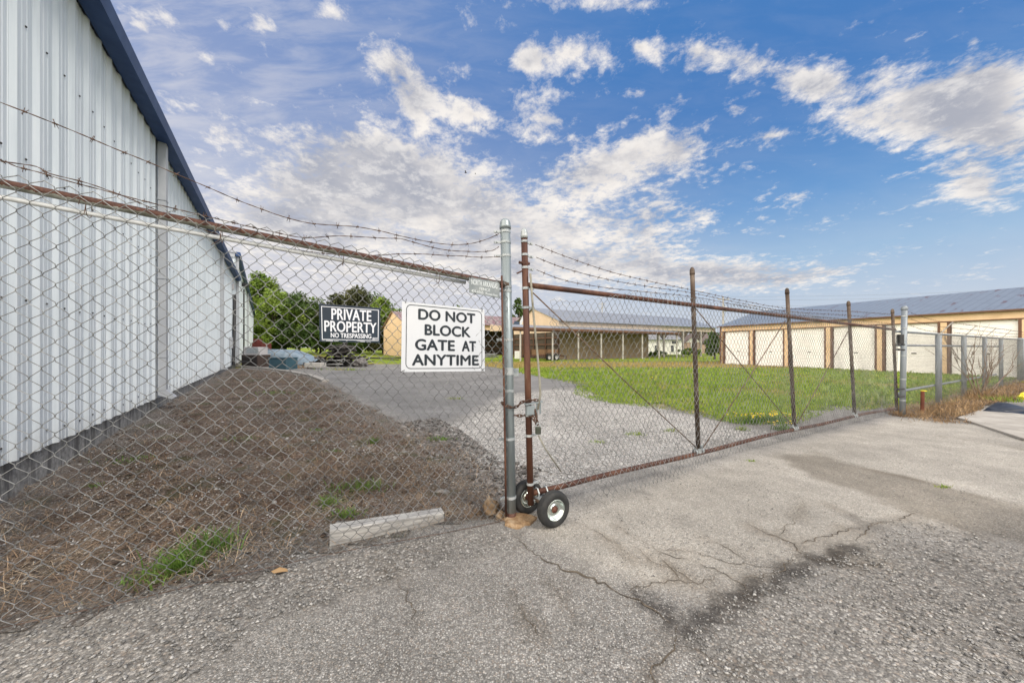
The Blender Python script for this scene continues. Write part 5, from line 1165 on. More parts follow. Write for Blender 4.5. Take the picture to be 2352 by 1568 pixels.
chain([pc+Vector((.036, -.01, -.075)), pc+Vector((.09, -.01, -.08)), pc+Vector((.13, .0, -.078)), onst(zpx(955))+Vector((.03, -.03, 0)), onst(zpx(965))+Vector((.05, -.03, -.02))], 7)
chain([onst(zpx(940))+Vector((.05, -.02, 0)), onst(zpx(972))+Vector((.065, -.03, 0))], 4)
lk = thing('padlock', 'dull padlock hanging from the rusty gate chain', 'padlock', onst(zpx(975))+Vector((.068, -.034, 0)))
c = onst(zpx(986))+Vector((.068, -.036, 0)); mb = MB(); mb.box(c, (.044, .022, .058), None, .006); mb.build('body', M['lock'], lk)
mb = MB(); mb.tube([c+Vector((.015*math.cos(t), 0, .027+.028*math.sin(t))) for t in np.linspace(0, math.pi, 12)], .004, 8); mb.build('shackle', M['band'], lk)

# ---- right fence: grey corner post, rails, posts with barb arms
L3 = Line((7.43, 6.63), (7.43+.875*16, 6.63+.485*16))
fr = thing('chain_link_fence', 'galvanised chain link fence with angled barb arms, far right past the gate', 'fence', (10, 8, 0))
pb, pt = Vector((7.43, 6.63, -.05)), Vector((7.47, 6.63, 2.04))
mb = MB(); mb.tube([pb, pt], .043, 22); mb.build('post', M['greypost'], fr, True); capmesh(pt, .043, pt-pb).build('post_cap', M['greypost'], fr, True)
arms = []; ao = Vector((.485, -.875, 0))
for s, r_ in ((2.46, .05), (4.77, .045), (7.24, .045), (9.68, .045)):
    mb = MB(); b0 = L3.P(s, -.05); t0 = L3.P(s, 1.58); mb.tube([b0, t0], r_, 16); po = mb.build('post', M['greypost'], fr, True)
    tip = t0+ao*.20+Vector((0, 0, .28)); mb = MB(); mb.bar(t0, tip, .03, .02); mb.build('barb_arm', M['whitepost'], fr); arms.append((t0, tip))
mb = MB(); s = 13.75; mb.tube([L3.P(s, -.05), L3.P(s, 1.66)], .10, 20); mb.build('post', M['greypost'], fr, True)
mb = MB(); mb.tube([L3.P(-.12, 1.61, -.06), L3.P(16, 1.60, -.06)], .026, 10); mb.build('top_rail', M['greypost'], fr, True); mb = MB(); mb.tube([L3.P(-.05, 1.345, -.075), L3.P(10, 1.33, -.075)], .022, 10); mb.build('middle_rail', M['greypost'], fr, True); mb = MB(); mb.tube([L3.P(.05, .40, -.07), L3.P(.35, .45, -.07), L3.P(9.5, .43, -.07)], .024, 10); mb.build('bottom_rail', M['greypost'], fr, True)
fabric('mesh_fabric', L3, .08, 15.5, lambda s: 1.60, lambda s: .03, M['farwire'], fr, pw=.034, ph=.048, out=.05, r=.0013, knuckle=False, seg=4)
for i, f_ in enumerate((.95, .6, .25)):
    pts = [pt+Vector((.06, -.05, -.08-.12*i))]+[L3.P(1.2, 0)*1+Vector((0, 0, 1.62+.2*f_-.02))]+[a.lerp(b, f_) for a, b in arms]+[L3.P(13.7, 1.66+.2*f_, .1)]
    pts[1] = (pts[0]+pts[2])/2-Vector((0, 0, .04)); barbed('barbed_wire', pts, fr, step=.13)
for z in (1.95, 1.72, 1.5, 1.2, .75, .35): mb = MB(); bandring(mb, pb.lerp(pt, z/2.09), .043, .02, pt-pb); mb.build('band', M['band'], fr)
for z in (1.36, 1.26, .52, .38):
    mb = MB(); mb.tube([Vector((7.43, 6.6, z)), Vector((7.2, 6.5, z+.01))], .016, 8); bandring(mb, Vector((7.22, 6.52, z)), .028, .035); mb.build('gate_hinge', M['darkpipe'], fr)
mb = MB(); mb.box((7.31, 6.56, 1.46), (.08, .08, .18), None, .01); mb.build('hinge_box', M['darkpipe'], fr)
# ------------------------------------------------------------------ trees and plants
def tree(name, label, cat, pxc, d, ptop, pw_, pbase_crown, leaf, n=4200, ls=.34, group=None, seed=0, trunk=True, shape=1.0):
    rg = np.random.default_rng(100+seed); x = (pxc-CX)/F*d; top = H-(ptop-YH)/F*d; w = pw_/F*d/2; zb_ = max(.3, H-(pbase_crown-YH)/F*d)
    t = thing(name, label, cat, (x, d, 0), group)
    hh = (top-zb_)/2; zc_ = zb_+hh; nb = 26; n = int(n*1.35)
    u = rg.normal(size=(nb, 3)); u /= np.linalg.norm(u, axis=1, keepdims=True); u *= rg.uniform(.35, .82, (nb, 1))
    u[0] = (0, 0, .78); ce = np.array([x, d, zc_])+u*[w, w, hh]; taper = 1-.35*np.clip(u[:, 2], 0, 1)*shape; ce[:, 0] = x+(ce[:, 0]-x)*taper
    rad = rg.uniform(.26, .46, nb)*min(w, hh)
    bi = rg.integers(0, nb, n); v = rg.normal(size=(n, 3)); v /= np.linalg.norm(v, axis=1, keepdims=True); v *= (rg.random((n, 1))**.45)*rg.uniform(.8, 1.15, (n, 1)); v[:, 2] *= .8
    p = ce[bi]+v*rad[bi][:, None]
    e1 = rg.normal(size=(n, 3)); e1 /= np.linalg.norm(e1, axis=1, keepdims=True); e2 = np.cross(e1, rg.normal(size=(n, 3))); e2 /= np.linalg.norm(e2, axis=1, keepdims=True)
    s = (ls*rg.uniform(.5, 1.25, n))[:, None]; e1 *= s; e2 *= s*.62
    V = np.stack([p-e1, p-e1*.1+e2*.8, p+e1, p-e1*.05-e2*.8], 1).reshape(-1, 3); Fq = np.arange(n*4).reshape(n, 4)
    npmesh('crown', V, Fq, leaf, t)
    if trunk:
        mb = MB(); r = max(.12, top*.022)
        mb.tube([(x, d, -.1), (x+.1*w*rg.normal()*.3, d, zb_*.7), (x, d, zb_+hh*.7), (x, d, zb_+hh*1.4)], [r*1.15, r*.9, r*.55, r*.12], 10)
        for k in rg.choice(nb, 9, replace=False):
            a = Vector((x, d, zb_+hh*rg.uniform(.05, .7))); b = Vector(ce[k]); mb.tube([a, a.lerp(b, .5)+Vector((0, 0, .1*hh)), b], [r*.45, r*.3, r*.08], 6)
        mb.build('trunk', M['bark'], t)
    return t
TG = 'trees in the wood behind the yard'
T_ = [('tall sunlit tree nearest the warehouse end, topmost of the wood', 592, 74, 618, 88, 770, 'leafA', 5200), ('bushy green tree to the right of the tall sunlit tree', 632, 66, 664, 118, 800, 'leafA', 5200), ('dark tree in the middle of the gap left of the black sign', 688, 69, 672, 122, 800, 'leafB', 5600),
      ('low dark tree just left of the black sign', 735, 72, 700, 90, 800, 'leafB', 4200), ('brownish broad tree rising above the left half of the black sign', 775, 70, 672, 98, 798, 'leafC', 4600), ('rounded brownish tree topping the black sign, tallest behind it', 822, 73, 656, 106, 798, 'leafC', 5200), ('greener tree between the black sign and the white sign', 880, 70, 682, 88, 800, 'leafA', 4600)]
for i, (lb, px, d, pt_, w_, cb_, lf, n_l) in enumerate(T_): tree('tree', lb, 'tree', px, d, pt_, w_*1.15, cb_+8, M[lf], n_l, .34, TG, i)
for i, (lb, px, d, pt_, w_, n_l) in enumerate([('dark tree filling the gap behind the dark middle tree', 655, 84, 668, 140, 4600), ('dark tree behind the left edge of the black sign', 725, 86, 684, 150, 4600), ('dark tree behind the right edge of the black sign', 858, 86, 674, 130, 4600)]): tree('tree', lb, 'tree', px, d, pt_, w_, 808, M['leafB'], n_l, .38, TG, 70+i)
tree('tree', 'dark tree between the grey post and the gate stile', 'tree', 1190, 82, 680, 64, 790, M['leafB'], 3600, .32, None, 20)
tree('tree', 'tiny tree top showing above the white sign', 'tree', 1052, 88, 697, 56, 775, M['leafB'], 1500, .30, None, 21)
tree('tree', 'distant wide dark tree behind the brick houses', 'tree', 1612, 100, 752, 110, 806, M['leafB'], 3600, .45, None, 22)
tree('tree', 'distant dark tree seen low under the open shed roof', 'tree', 1530, 105, 764, 90, 808, M['leafB'], 2600, .45, None, 23)
UG = 'undergrowth shrubs at the foot of the wood'
for i, (px, d, pt_, w_, lf, lb) in enumerate([(600, 60, 742, 80, 'leafA', 'leafy bush beside the far end of the warehouses'), (650, 62, 735, 90, 'leafB', 'dark bush above the pale blue tarp'), (705, 61, 745, 84, 'leafB', 'dark bush between the tarp and the scrap pile'), (760, 63, 750, 90, 'leafB', 'dark bush under the left half of the black sign'), (815, 62, 752, 86, 'leafB', 'dark bush under the right half of the black sign'), (862, 64, 748, 76, 'leafC', 'brownish bush left of the barn corner')]):
    tree('shrub', lb, 'shrub', px, d, pt_, w_*1.1, 818, M[lf], 3800, .28, UG, 40+i, False, 0)
tree('shrub', 'round green evergreen shrub beside the storage building end', 'shrub', 1640, 37, 764, 52, 828, M['leafB'], 5200, .15, None, 50, True, .6)
tree('shrub', 'low pale shrub behind the open shed posts', 'shrub', 1580, 44, 800, 70, 826, M['leafA'], 2200, .16, None, 51, False, 0)
tree('shrub', 'low dark shrub at the end of the lean-to', 'shrub', 1508, 43, 806, 60, 826, M['leafB'], 2200, .16, None, 52, False, 0)
# bare bush by the right fence
bb = thing('bare_bush', 'leafless twiggy bush leaning in front of the right fence', 'bush', G(2250, 916))
mb = MB(); o = G(2250, 916); rg = random.Random(5)
def branch(p, v, r, depth):
    q = p+v; mid = p.lerp(q, .5)+Vector((rg.uniform(-.04, .04), rg.uniform(-.04, .04), rg.uniform(-.02, .04)))*v.length*1.5
    mb.tube([p, mid, q], [r, r*.8, r*.6], 5)
    if depth: 
        for k in range(rg.choice((2, 3, 3))): branch(p.lerp(q, rg.uniform(.55, 1)), (v*rg.uniform(.5, .75)+Vector((rg.uniform(-.3, .3), rg.uniform(-.3, .3), rg.uniform(-.05, .3)))*v.length*.9), r*.55, depth-1)
for v in ((.36, .1, .62), (.5, 0, .5), (-.08, .1, .75), (-.2, .05, .6), (.15, -.1, .5), (.05, .1, .5)): branch(o+Vector((rg.uniform(-.08, .08), 0, -.03)), Vector(v)*1.0, .017, 3)
mb.build('twigs', M['twig'], bb)
q = np.array([[o.x, o.y]])+rng.normal(size=(420, 2))*[.30, .16]; blades('dead_stems', q, np.full(420, .0), rng.uniform(.15, .5, 420), rng.uniform(.003, .007, 420), M['straw2'], lean=.7, kind=None, parent=bb)
# weeds
def weed(label, px, py, n, h, spread, wid=.006, m='weed', group='green weeds in the bed and yard', name='weed_tuft', lean=.9, flowers=0):
    p = G(px, py); q = np.array([[p.x, p.y]])+rng.normal(size=(n, 2))*[spread, spread*.5]
    zz = hgtv(q[:, 0], q[:, 1])+(bedz(q) if m == 'weed' else 0)
    o = blades(name, q, zz-.005, rng.uniform(.45, 1, n)*h, np.full(n, wid)*rng.uniform(.6, 1.3, n), M[m], lean=lean, kind=None)
    tag(o, label, 'weed', group)
    if flowers:
        qq = q[rng.integers(0, n, flowers)]+rng.normal(size=(flowers, 2))*spread*.3; mb = MB()
        for a, b in qq: mb.lathe([(0, 0), (.016, .004), (.018, .012), (0, .016)], 8, Matrix.Translation((a, b, hgt(a, b)+h*random.uniform(.65, 1.0))))
        mb.build('flower_heads', M['petal'], o)
    return o
weed('broad bladed grass clump at the pavement edge, nearest the camera', 408, 1318, 170, .19, .05, .008)
weed('long green grass sprawling right of the nearest clump', 478, 1272, 170, .20, .08, .007, lean=1.25)
weed('low leafy weeds left of the nearest grass clump', 345, 1335, 140, .07, .08, .009, lean=1.2)
weed('small mossy green patch near the concrete foundation', 215, 1120, 90, .045, .05, .006, lean=1.3)
weed('wide patch of bright weeds behind the timber', 828, 1128, 300, .10, .13, .007, lean=1.1)
weed('grass sprouts at the left end of the timber', 752, 1165, 90, .13, .04, .008, lean=1.1)
weed('bright tuft directly behind the timber', 800, 1188, 90, .09, .06, .008, lean=1.1)
weed('thin green weeds low along the warehouse foundation', 300, 1062, 120, .06, .12, .007, lean=1.2)
weed('low green weeds in the bed left of centre', 560, 1010, 110, .05, .14, .008, lean=1.3)
weed('sparse green weeds in the far part of the bed', 640, 905, 130, .10, .30, .012, lean=1.1)
weed('upright green tuft in the middle of the bed', 858, 1022, 70, .13, .03, .010)
weed('bushy green tuft among the dark rubble', 1012, 1012, 130, .09, .09, .009)
weed('flat green weed left of the middle tuft', 735, 990, 70, .05, .07, .008, lean=1.3)
weed('small weed at the left of the bed centre', 770, 1040, 50, .05, .05, .008, lean=1.2)
weed('sparse green weed on the yard gravel', 1045, 916, 90, .10, .10, .008, 'lawnblade')
weed('low weed in the yard gravel beside the first gate upright', 1378, 1016, 60, .06, .06, .007, 'lawnblade')
weed('flat weed in the yard gravel right of centre', 1457, 998, 80, .07, .08, .008, 'lawnblade')
weed('pale tuft in the gravel left of the first upright', 1540, 990, 50, .08, .06, .007, 'lawnblade')
weed('short tuft in the gravel near the flowers', 1703, 988, 90, .10, .05, .008, 'lawnblade')
weed('tiny grass tuft in a pavement crack, left one', 1725, 1058, 50, .035, .03, .005, 'lawnblade')
weed('grass tuft growing in the pavement crack at right', 2168, 1118, 60, .045, .04, .005, 'lawnblade')
weed('yellow flowering weeds at the lawn edge, left clump', 1728, 972, 200, .17, .16, .012, 'weed', 'flowering weeds at the lawn edge', lean=.7, flowers=26)
weed('yellow flowering weeds at the lawn edge, middle clump', 1778, 970, 200, .17, .16, .012, 'weed', 'flowering weeds at the lawn edge', lean=.7, flowers=30)
weed('small yellow flowering weed beside the second upright', 1800, 988, 90, .14, .08, .012, 'weed', 'flowering weeds at the lawn edge', lean=.7, flowers=8)
weed('tall grass clump at the foot of the gate hinge end', 1995, 930, 260, .34, .35, .012, 'lawnblade')
weed('green weeds beside the black sheet on the right', 2312, 922, 160, .22, .25, .014, 'lawnblade')
weed('golden dry clump at the pavement edge near the rusty stake', 2165, 968, 260, .13, .22, .007, 'straw2', lean=1.4)
weed('dry straw clump around the grey corner post', 2098, 958, 200, .14, .16, .006, 'straw2', lean=1.4)
weed('dead brown grass clump at the left of the brown rock', 1092, 1185, 150, .10, .06, .003, 'straw', lean=1.3)
weed('dead brown grass clump between the rock and the post', 1148, 1178, 160, .13, .05, .003, 'straw', lean=1.2)

# ------------------------------------------------------------------ small things by the post
def lump(name, label, cat, c, size, m, seed, group=None, n=16):
    rg = np.random.default_rng(seed); mb = MB(); prof = []
    vs = []; fs = []
    for j in range(9):
        th = math.pi*j/8
        for i in range(n):
            ph = 2*math.pi*i/n; d = np.array([math.sin(th)*math.cos(ph), math.sin(th)*math.sin(ph), math.cos(th)])
            k = 1+.16*math.sin(d[0]*4+seed)+.14*math.sin(d[1]*5+seed*2)+.12*math.sin(d[2]*6+d[0]*3+seed)+rg.uniform(-.11, .11)
            if j in (0, 8): k = 1
            vs.append(Vector(c)+Vector((d[0]*size[0]*k, d[1]*size[1]*k, d[2]*size[2]*k)))
    for j in range(8): fs += [(j*n+i, (j+1)*n+i, (j+1)*n+(i+1) % n, j*n+(i+1) % n) for i in range(n)]
    mb.add(vs, fs); return tag(mb.build(name, m), label, cat, group)
p = G(1126, 1186); lump('rock', 'brown rock left of the grey post foot', 'rock', p+Vector((0, .03, .055)), (.062, .05, .066), M['rock'], 3)
p = G(1150, 1194); lump('rock', 'small tan stone between the brown rock and the post', 'rock', p+Vector((0, .02, .02)), (.045, .04, .035), M['rock'], 8)
p = G(1015, 1135); lump('rock', 'pale flat stone in the bed beyond the timber', 'rock', p+Vector((0, .0, .02)), (.06, .04, .025), M['pebble'], 5)
mb = MB(); c = G(1190, 1196); n = 26; vs = []
for z, k in ((-.02, 1.05), (.016, 1.0), (.026, .86)):
    for i in range(n):
        a = 2*math.pi*i/n; r_ = (.115+.016*math.sin(a*3+1)+.010*math.sin(a*7)+random.uniform(-.004, .004))*k; vs.append(c+Vector((r_*1.05*math.cos(a), r_*math.sin(a)*.95, z+(random.uniform(-.003, .003) if k < 1 else 0))))
mb.add(vs, [(j*n+i, j*n+(i+1) % n, (j+1)*n+(i+1) % n, (j+1)*n+i) for j in range(2) for i in range(n)]+[tuple(range(2*n, 3*n))]); tag(mb.build('concrete_footing', M['foot']), 'tan stained concrete footing around the foot of the grey post', 'footing')
a, b = G(757, 1258), G(1020, 1199); t = (b-a).normalized(); nn = Vector((-t.y, t.x, 0)); mb = MB()
L = (b-a).length; up = Vector((0, 0, 1))
for f0, f1, in ((0, 1),):
    h0, h1, w = .125, .085, .10; e = .007; pr = []
    for (f, h) in ((0, h0), (.33, h0*.9), (.66, h0*.78), (1, h1)):
        o = a+t*L*f+Vector((0, 0, -.012)); pr.append([o, o+nn*w, o+nn*w+up*(h-e), o+nn*(w-e)+up*h, o+nn*e+up*h, o+up*(h-e)])
    for A, B in zip(pr[:-1], pr[1:]): mb.add(A+B, [(i, (i+1) % 6, (i+1) % 6+6, i+6) for i in range(6)])
    mb.add(pr[0], [(5, 4, 3, 2, 1, 0)]); mb.add(pr[-1], [(0, 1, 2, 3, 4, 5)])
o = mb.build('timber', M['timber']); o.data.update(); tag(o, 'weathered grey timber lying along the foot of the near fence', 'timber')
o.matrix_world = Matrix.Identity(4)
# rusty stake with a yellow cap
sk = thing('marker_stake', 'rust red marker stake with yellow cap right of the grey corner post', 'stake', G(2118, 951))
o = G(2118, 951); mb = MB(); mb.tube([o-Vector((0, 0, .05)), o+Vector((.01, 0, .45))], .027, 12); mb.build('stake', M['stake'], sk); mb = MB(); mb.tube([o+Vector((.01, 0, .452)), o+Vector((.01, 0, .466))], .029, 12); mb.box(o+Vector((.05, 0, .455)), (.06, .03, .015)); mb.build('cap', M['yellow'], sk)
# black plastic sheet
nx, ny = 26, 14; T0, T1, T2, T3 = G(2252, 947), G(2700, 985), G(2700, 945), G(2275, 932); vs = []
for j in range(ny+1):
    for i in range(nx+1):
        u, v = i/nx, j/ny; p = T0.lerp(T1, u).lerp(T3.lerp(T2, u), v); p.z = .05+.03*math.sin(u*23+v*7)+.025*math.sin(v*9+u*5)+random.uniform(-.01, .01); 
        if i in (0, nx) or j in (0, ny): p.z = .008
        vs.append(p)
mb = MB(); mb.add(vs, [(j*(nx+1)+i, j*(nx+1)+i+1, (j+1)*(nx+1)+i+1, (j+1)*(nx+1)+i) for j in range(ny) for i in range(nx)]); tag(mb.build('plastic_sheet', M['tarp'], None, True), 'crumpled black plastic sheet on the ground at the right edge', 'plastic sheet')
p = G(2350, 918); lump('yellow_jug', 'bright yellow plastic thing lying in weeds at the right edge', 'litter', p+Vector((.08, 0, .08)), (.16, .10, .09), M['yellow'], 4)
# leaves and litter on the ground
for i, (px, py, m_, lb, s_) in enumerate([(905, 1330, 'yellow', 'yellow fallen leaf near the left end of the timber', .028)]): 
    p = G(px, py) if 0 else G(642, 1316); mb = MB(); mb.add([p+Vector((x*.05, y*.03, .012+z*.01)) for x, y, z in ((-1, 0, 0), (-.3, .8, 1), (.6, .6, .5), (1, 0, 0), (.5, -.7, 1), (-.4, -.7, .2))], [(0, 1, 2, 3, 4, 5)]); tag(mb.build('fallen_leaf', M['straw2']), 'yellow fallen leaf on the bed edge left of the timber', 'leaf')

# ------------------------------------------------------------------ yard clutter by the warehouse
def cab(name, label, cat, px0, px1, py0, py1, m, depth=.8, lid=None, slats=None, rotz=-.2):
    a, b = G(px0, py1), G(px1, py1); d = (a.y+b.y)/2; a = At(px0, py1, d); b = At(px1, py1, d); z1 = At(0, py0, d).z; z0 = a.z-.05; w = b.x-a.x; c = Vector(((a.x+b.x)/2, d+depth/2, (z0+z1)/2))
    th = thing(name, label, cat, (c.x, c.y, z0)); rm = Matrix.Rotation(rotz, 3, 'Z')
    mb = MB(); mb.box(c, (w, depth, z1-z0), rm, .02); mb.build('body', M[m], th)
    if lid: mb = MB(); mb.box((c.x, c.y, z1+.025), (w+.05, depth+.05, .05), rm, .01); mb.build('lid', M[lid], th)
    if slats:
        mb = MB()
        for k in range(slats): z = z0+(z1-z0)*(.15+.75*k/slats); mb.box(c+rm @ Vector((0, -depth/2-.006, z-c.z)), (w*.88, .02, .018), rm)
        mb.build('grille', M['darkpipe'], th)
    return th, d, c, z1, w
a_, d_, c_, z_, w_ = cab('air_conditioner', 'dark brown air conditioner box standing by the warehouse wall', 'air conditioner', 553, 599, 815, 843, 'acbox', .9, 'acgrey', 11)
t2 = thing('metal_cabinet', 'grey metal cabinet sitting on top of the brown air conditioner', 'cabinet', (c_.x, c_.y, z_+.05))
mb = MB(); mb.box((c_.x+.02, c_.y-.05, z_+.05+.22), (w_*.86, .7, .44), Matrix.Rotation(-.2, 3, 'Z'), .015); mb.build('body', M['acgrey'], t2); mb = MB(); mb.box((c_.x+.02+.06, c_.y-.05-.37, z_+.27), (w_*.7, .02, .3), Matrix.Rotation(-.2, 3, 'Z')); mb.build('panel', M['band'], t2)
cab('utility_box', 'teal painted utility box in front of the pale blue tarp', 'utility box', 616, 664, 823, 848, 'teal', .8, 'teal')
p = G(580, 817); d = 25; mb = MB(); x0 = At(578, 800, d).x; x1 = At(602, 800, d).x; rd = thing('crate', 'dull red crate behind the grey cabinet', 'crate', (x0, d, .2))
mb.box(((x0+x1)/2, d+.5, .9), (x1-x0, 1, 1.4), None, .03); mb.build('body', M['red'], rd); mb = MB(); mb.box((x0+.15, d+.4, 1.75), (.35, .5, .3), None, .03); mb.build('top_block', M['red'], rd)
# tarp covered heap: wedge falling to the right
d = 24; pts_ = [(594, 838, 802), (625, 838, 802), (662, 838, 803), (690, 838, 815), (708, 836, 826), (716, 834, 832)]; mb = MB(); vs = []; nf = 9
for (px, pb_, pt_) in pts_:
    a = At(px, pb_, d); zt_ = At(px, pt_, d).z; zb_ = .1
    for k in range(nf): th = math.pi*k/(nf-1); vs.append(Vector((a.x+.05*math.sin(k*2+px), d+.9-.9*math.cos(th), zb_+(zt_-zb_)*(math.sin(th)**.45)*(1+.02*math.sin(px*k)))))
mb.add(vs, [(i*nf+k, (i+1)*nf+k, (i+1)*nf+k+1, i*nf+k+1) for i in range(len(pts_)-1) for k in range(nf-1)]+[tuple(range(nf))]); tag(mb.build('tarp_heap', M['paleblue'], None, True), 'pale blue tarp draped over a low heap, sloping down to the right', 'tarp')
mb = MB(); a = At(704, 841, 20); mb.box((a.x+.4, 20.2, a.z+.06), (.95, .6, .26), None, .02); tag(mb.build('white_slab', M['whitepost']), 'small white slab lying left of the scrap pile', 'slab')
# scrap pile: boards, posts and rails heaped up; each one a thing
SC = G(772, 842); dS = SC.y; rg = random.Random(12)
def board(c, ln_, w, h, yaw, pitch, m='scrap', label='black weathered board tangled in the scrap pile', group='boards in the scrap pile', name='scrap_board'):
    mb = MB(); rm = Matrix.Rotation(yaw, 3, 'Z') @ Matrix.Rotation(pitch, 3, 'Y'); mb.box(c, (ln_, w, h), rm, min(w, h)*.12); return tag(mb.build(name, M[m]), label, 'scrap', group)
base = SC.z
for i in range(92):
    t = rg.random(); zz = base+.05+1.3*(t**1.35); spread = 1.85*(1-t*.8)
    board(Vector((SC.x+rg.uniform(-spread, spread*.9)+.15*t, dS+rg.uniform(-.1, 1.3), zz)), rg.uniform(.8, 1.9)*(1-.35*t), rg.uniform(.16, .40), rg.uniform(.04, .12), rg.uniform(-.7, .7), rg.uniform(-.3, .3)+(-.55 if i % 6 == 0 else 0))
board(Vector((SC.x-.75, dS-.1, base+.55)), 1.7, .3, .04, .1, -.62, label='sloping black board leaning on the left flank of the scrap pile', group=None)
board(Vector((SC.x-.05, dS+.3, base+1.12)), .75, .2, .1, .2, -.1, 'pole', 'pale ended log on top of the scrap pile', None, 'log')
for k, (z, lb) in enumerate(((.16, 'lowest'), (.42, 'topmost'))):
    mb = MB(); mb.tube([Vector((SC.x-1.2+.5*k, dS-.35, base+z)), Vector((SC.x+.6, dS-.3, base+z+.02))], .035, 8); 
    if k: 
        for ex in (-.7, .6): mb.tube([Vector((SC.x+ex+.12*math.cos(q), dS-.34, base+z+.12*math.sin(q))) for q in np.linspace(0, 6.28, 12)[:-1]], .022, 6, closed=True)
    tag(mb.build('metal_rail', M['scraprail'], None, True), f'dull metal rail along the front of the scrap pile, {lb} of the two', 'scrap', 'rails at the front of the scrap pile')
lump('stump', 'dark brown stump at the right end of the scrap pile', 'stump', Vector((SC.x+1.45, dS+.2, base+.25)), (.45, .4, .32), M['clod'], 6)
for i in range(7):
    p = G(852+rg.uniform(-10, 60), 826+rg.uniform(-3, 4)); board(p+Vector((0, 0, .06+.04*(i % 3))), rg.uniform(1.6, 3.4), .16, .08, rg.uniform(-.25, .1), rg.uniform(-.02, .03), label='long grey plank lying on the ground right of the scrap pile', group='planks beside the scrap pile', name='plank')
weed('dry brown tuft at the left foot of the scrap pile', 690, 846, 200, .35, .45, .02, 'straw2', None, lean=.9); weed('green tuft in front of the scrap pile', 790, 850, 160, .22, .5, .02, 'lawnblade', None, lean=.9); weed('reddish tall weed behind the scrap pile', 735, 826, 200, .7, .35, .03, 'straw2', None, lean=.4)
# things in and around the sheds
p = PV(-2.6, -1.6, 0); tr = thing('utility_trailer', 'rusty utility trailer with board sides parked in the lean-to bay', 'trailer', p)
P_ = lambda a, b, z: PV(-4.6+a, -1.9+b, z)
mb = MB(); mb.prism([P_(0, 0, .48), P_(3.4, 0, .48), P_(3.4, 1.6, .48), P_(0, 1.6, .48)], (0, 0, .1)); mb.bar(P_(3.4, .8, .45), P_(4.6, .8, .42), .1, .1); mb.bar(P_(4.6, .8, .47), P_(4.6, .8, .02), .07, .07); mb.build('frame', M['rust'], tr)
mb = MB(); mb.prism([P_(0, 0, .6), P_(3.0, 0, .6), P_(3.0, 0, 1.1), P_(0, 0, 1.1)], QB*.05); mb.prism([P_(0, 1.55, .6), P_(3.0, 1.55, .6), P_(3.0, 1.55, 1.1), P_(0, 1.55, 1.1)], QB*.05); mb.build('side_board', M['trailwood'], tr)
for a in (1.9, 2.75):
    mb = MB(); Mx = Matrix.Translation(P_(a, -.02, .34)) @ (-QB).to_track_quat('Z', 'Y').to_matrix().to_4x4(); mb.lathe([(.18, -.09), (.33, -.09), (.345, 0), (.33, .09), (.18, .09)], 24, Mx); wh_ = mb.build('wheel', M['rubber'], tr, True); mb = MB(); mb.lathe([(.19, .07), (.12, .03), (0, .04)], 18, Mx); mb.build('rim', M['acgrey'], wh_)
    mb = MB(); mb.prism([P_(a-.42, -.12, .62), P_(a+.42, -.12, .62), P_(a+.3, -.12, .76), P_(a-.3, -.12, .76)], QB*.25); mb.build('mudguard', M['darkrust'], tr)
d = 38.5; a, b = At(1182, 824, d), At(1195, 806, d); fz = thing('freezer', 'white upright box freezer left of the lean-to post', 'freezer', (a.x, d, 0)); mb = MB(); mb.box(((a.x+b.x)/2, d, b.z/2), (b.x-a.x, .6, b.z), None, .02); mb.build('body', M['white'], fz); mb = MB(); mb.box(((a.x+b.x)/2, d-.32, b.z*.5), ((b.x-a.x)*.94, .04, b.z*.9), None, .012); mb.build('door', M['white'], fz)
# silvery scrap bundle in front of the barn
c = G(1125, 822); rg = random.Random(3); mb = MB()
for k in range(26):
    z = .06+.05*(k//3); ln_ = rg.uniform(1.2, 1.9); x = c.x+rg.uniform(-.25, .25); mb.tube([(x-ln_/2, c.y+rg.uniform(-.3, .3), z), (x, c.y+rg.uniform(-.3, .3), z+.06*rg.random()), (x+ln_/2, c.y+rg.uniform(-.3, .3), z+.18*rg.random())], .026, 6)
tag(mb.build('pipe_bundle', M['scraprail']), 'heap of silvery pipes on the grass in front of the barn', 'pipes')
d = 37.6; ms = thing('banner', 'torn navy and white banner hanging by the shed corner above the freezer', 'banner', At(1187, 757, d)); mb = MB()
q_ = [At(1181, 737, d), At(1194, 739, d), At(1193, 755, d), At(1180, 756, d)]; mb.prism(q_, (0, .12, 0)); mb.build('cloth', M['navy'], ms); mb = MB(); mb.prism([At(1194, 738, d-.05), At(1206, 715, d-.05), At(1203, 730, d-.05), At(1195, 756, d-.05)], (0, .08, 0)); mb.build('white_cloth', M['signwhite'], ms)
mb = MB(); mb.tube([At(1193, 715, d+.1), At(1193, 758, d+.1)], .03, 6); mb.build('pole', M['darkrust'], ms)
# barn clutter
c = PN(8.6, 3.2, 0); vb = thing('old_car', 'dim dark car parked inside the open barn', 'car', c)
mb = MB()
pf = [(-2.1, .35), (-2.1, .85), (-1.3, .95), (-.7, 1.45), (.7, 1.45), (1.3, .98), (2.1, .85), (2.15, .35)]
mb.prism([PN(8.6+x, 2.4, z) for x, z in pf], BB*1.6); mb.build('body', M['glass'], vb)
for x in (-1.3, 1.35):
    mb = MB(); Mx = Matrix.Translation(PN(8.6+x, 2.36, .33)) @ (-BB).to_track_quat('Z', 'Y').to_matrix().to_4x4(); mb.lathe([(0, .02), (.2, .02), (.33, .02), (.33, -.18)], 18, Mx); mb.build('wheel', M['rubber'], vb)

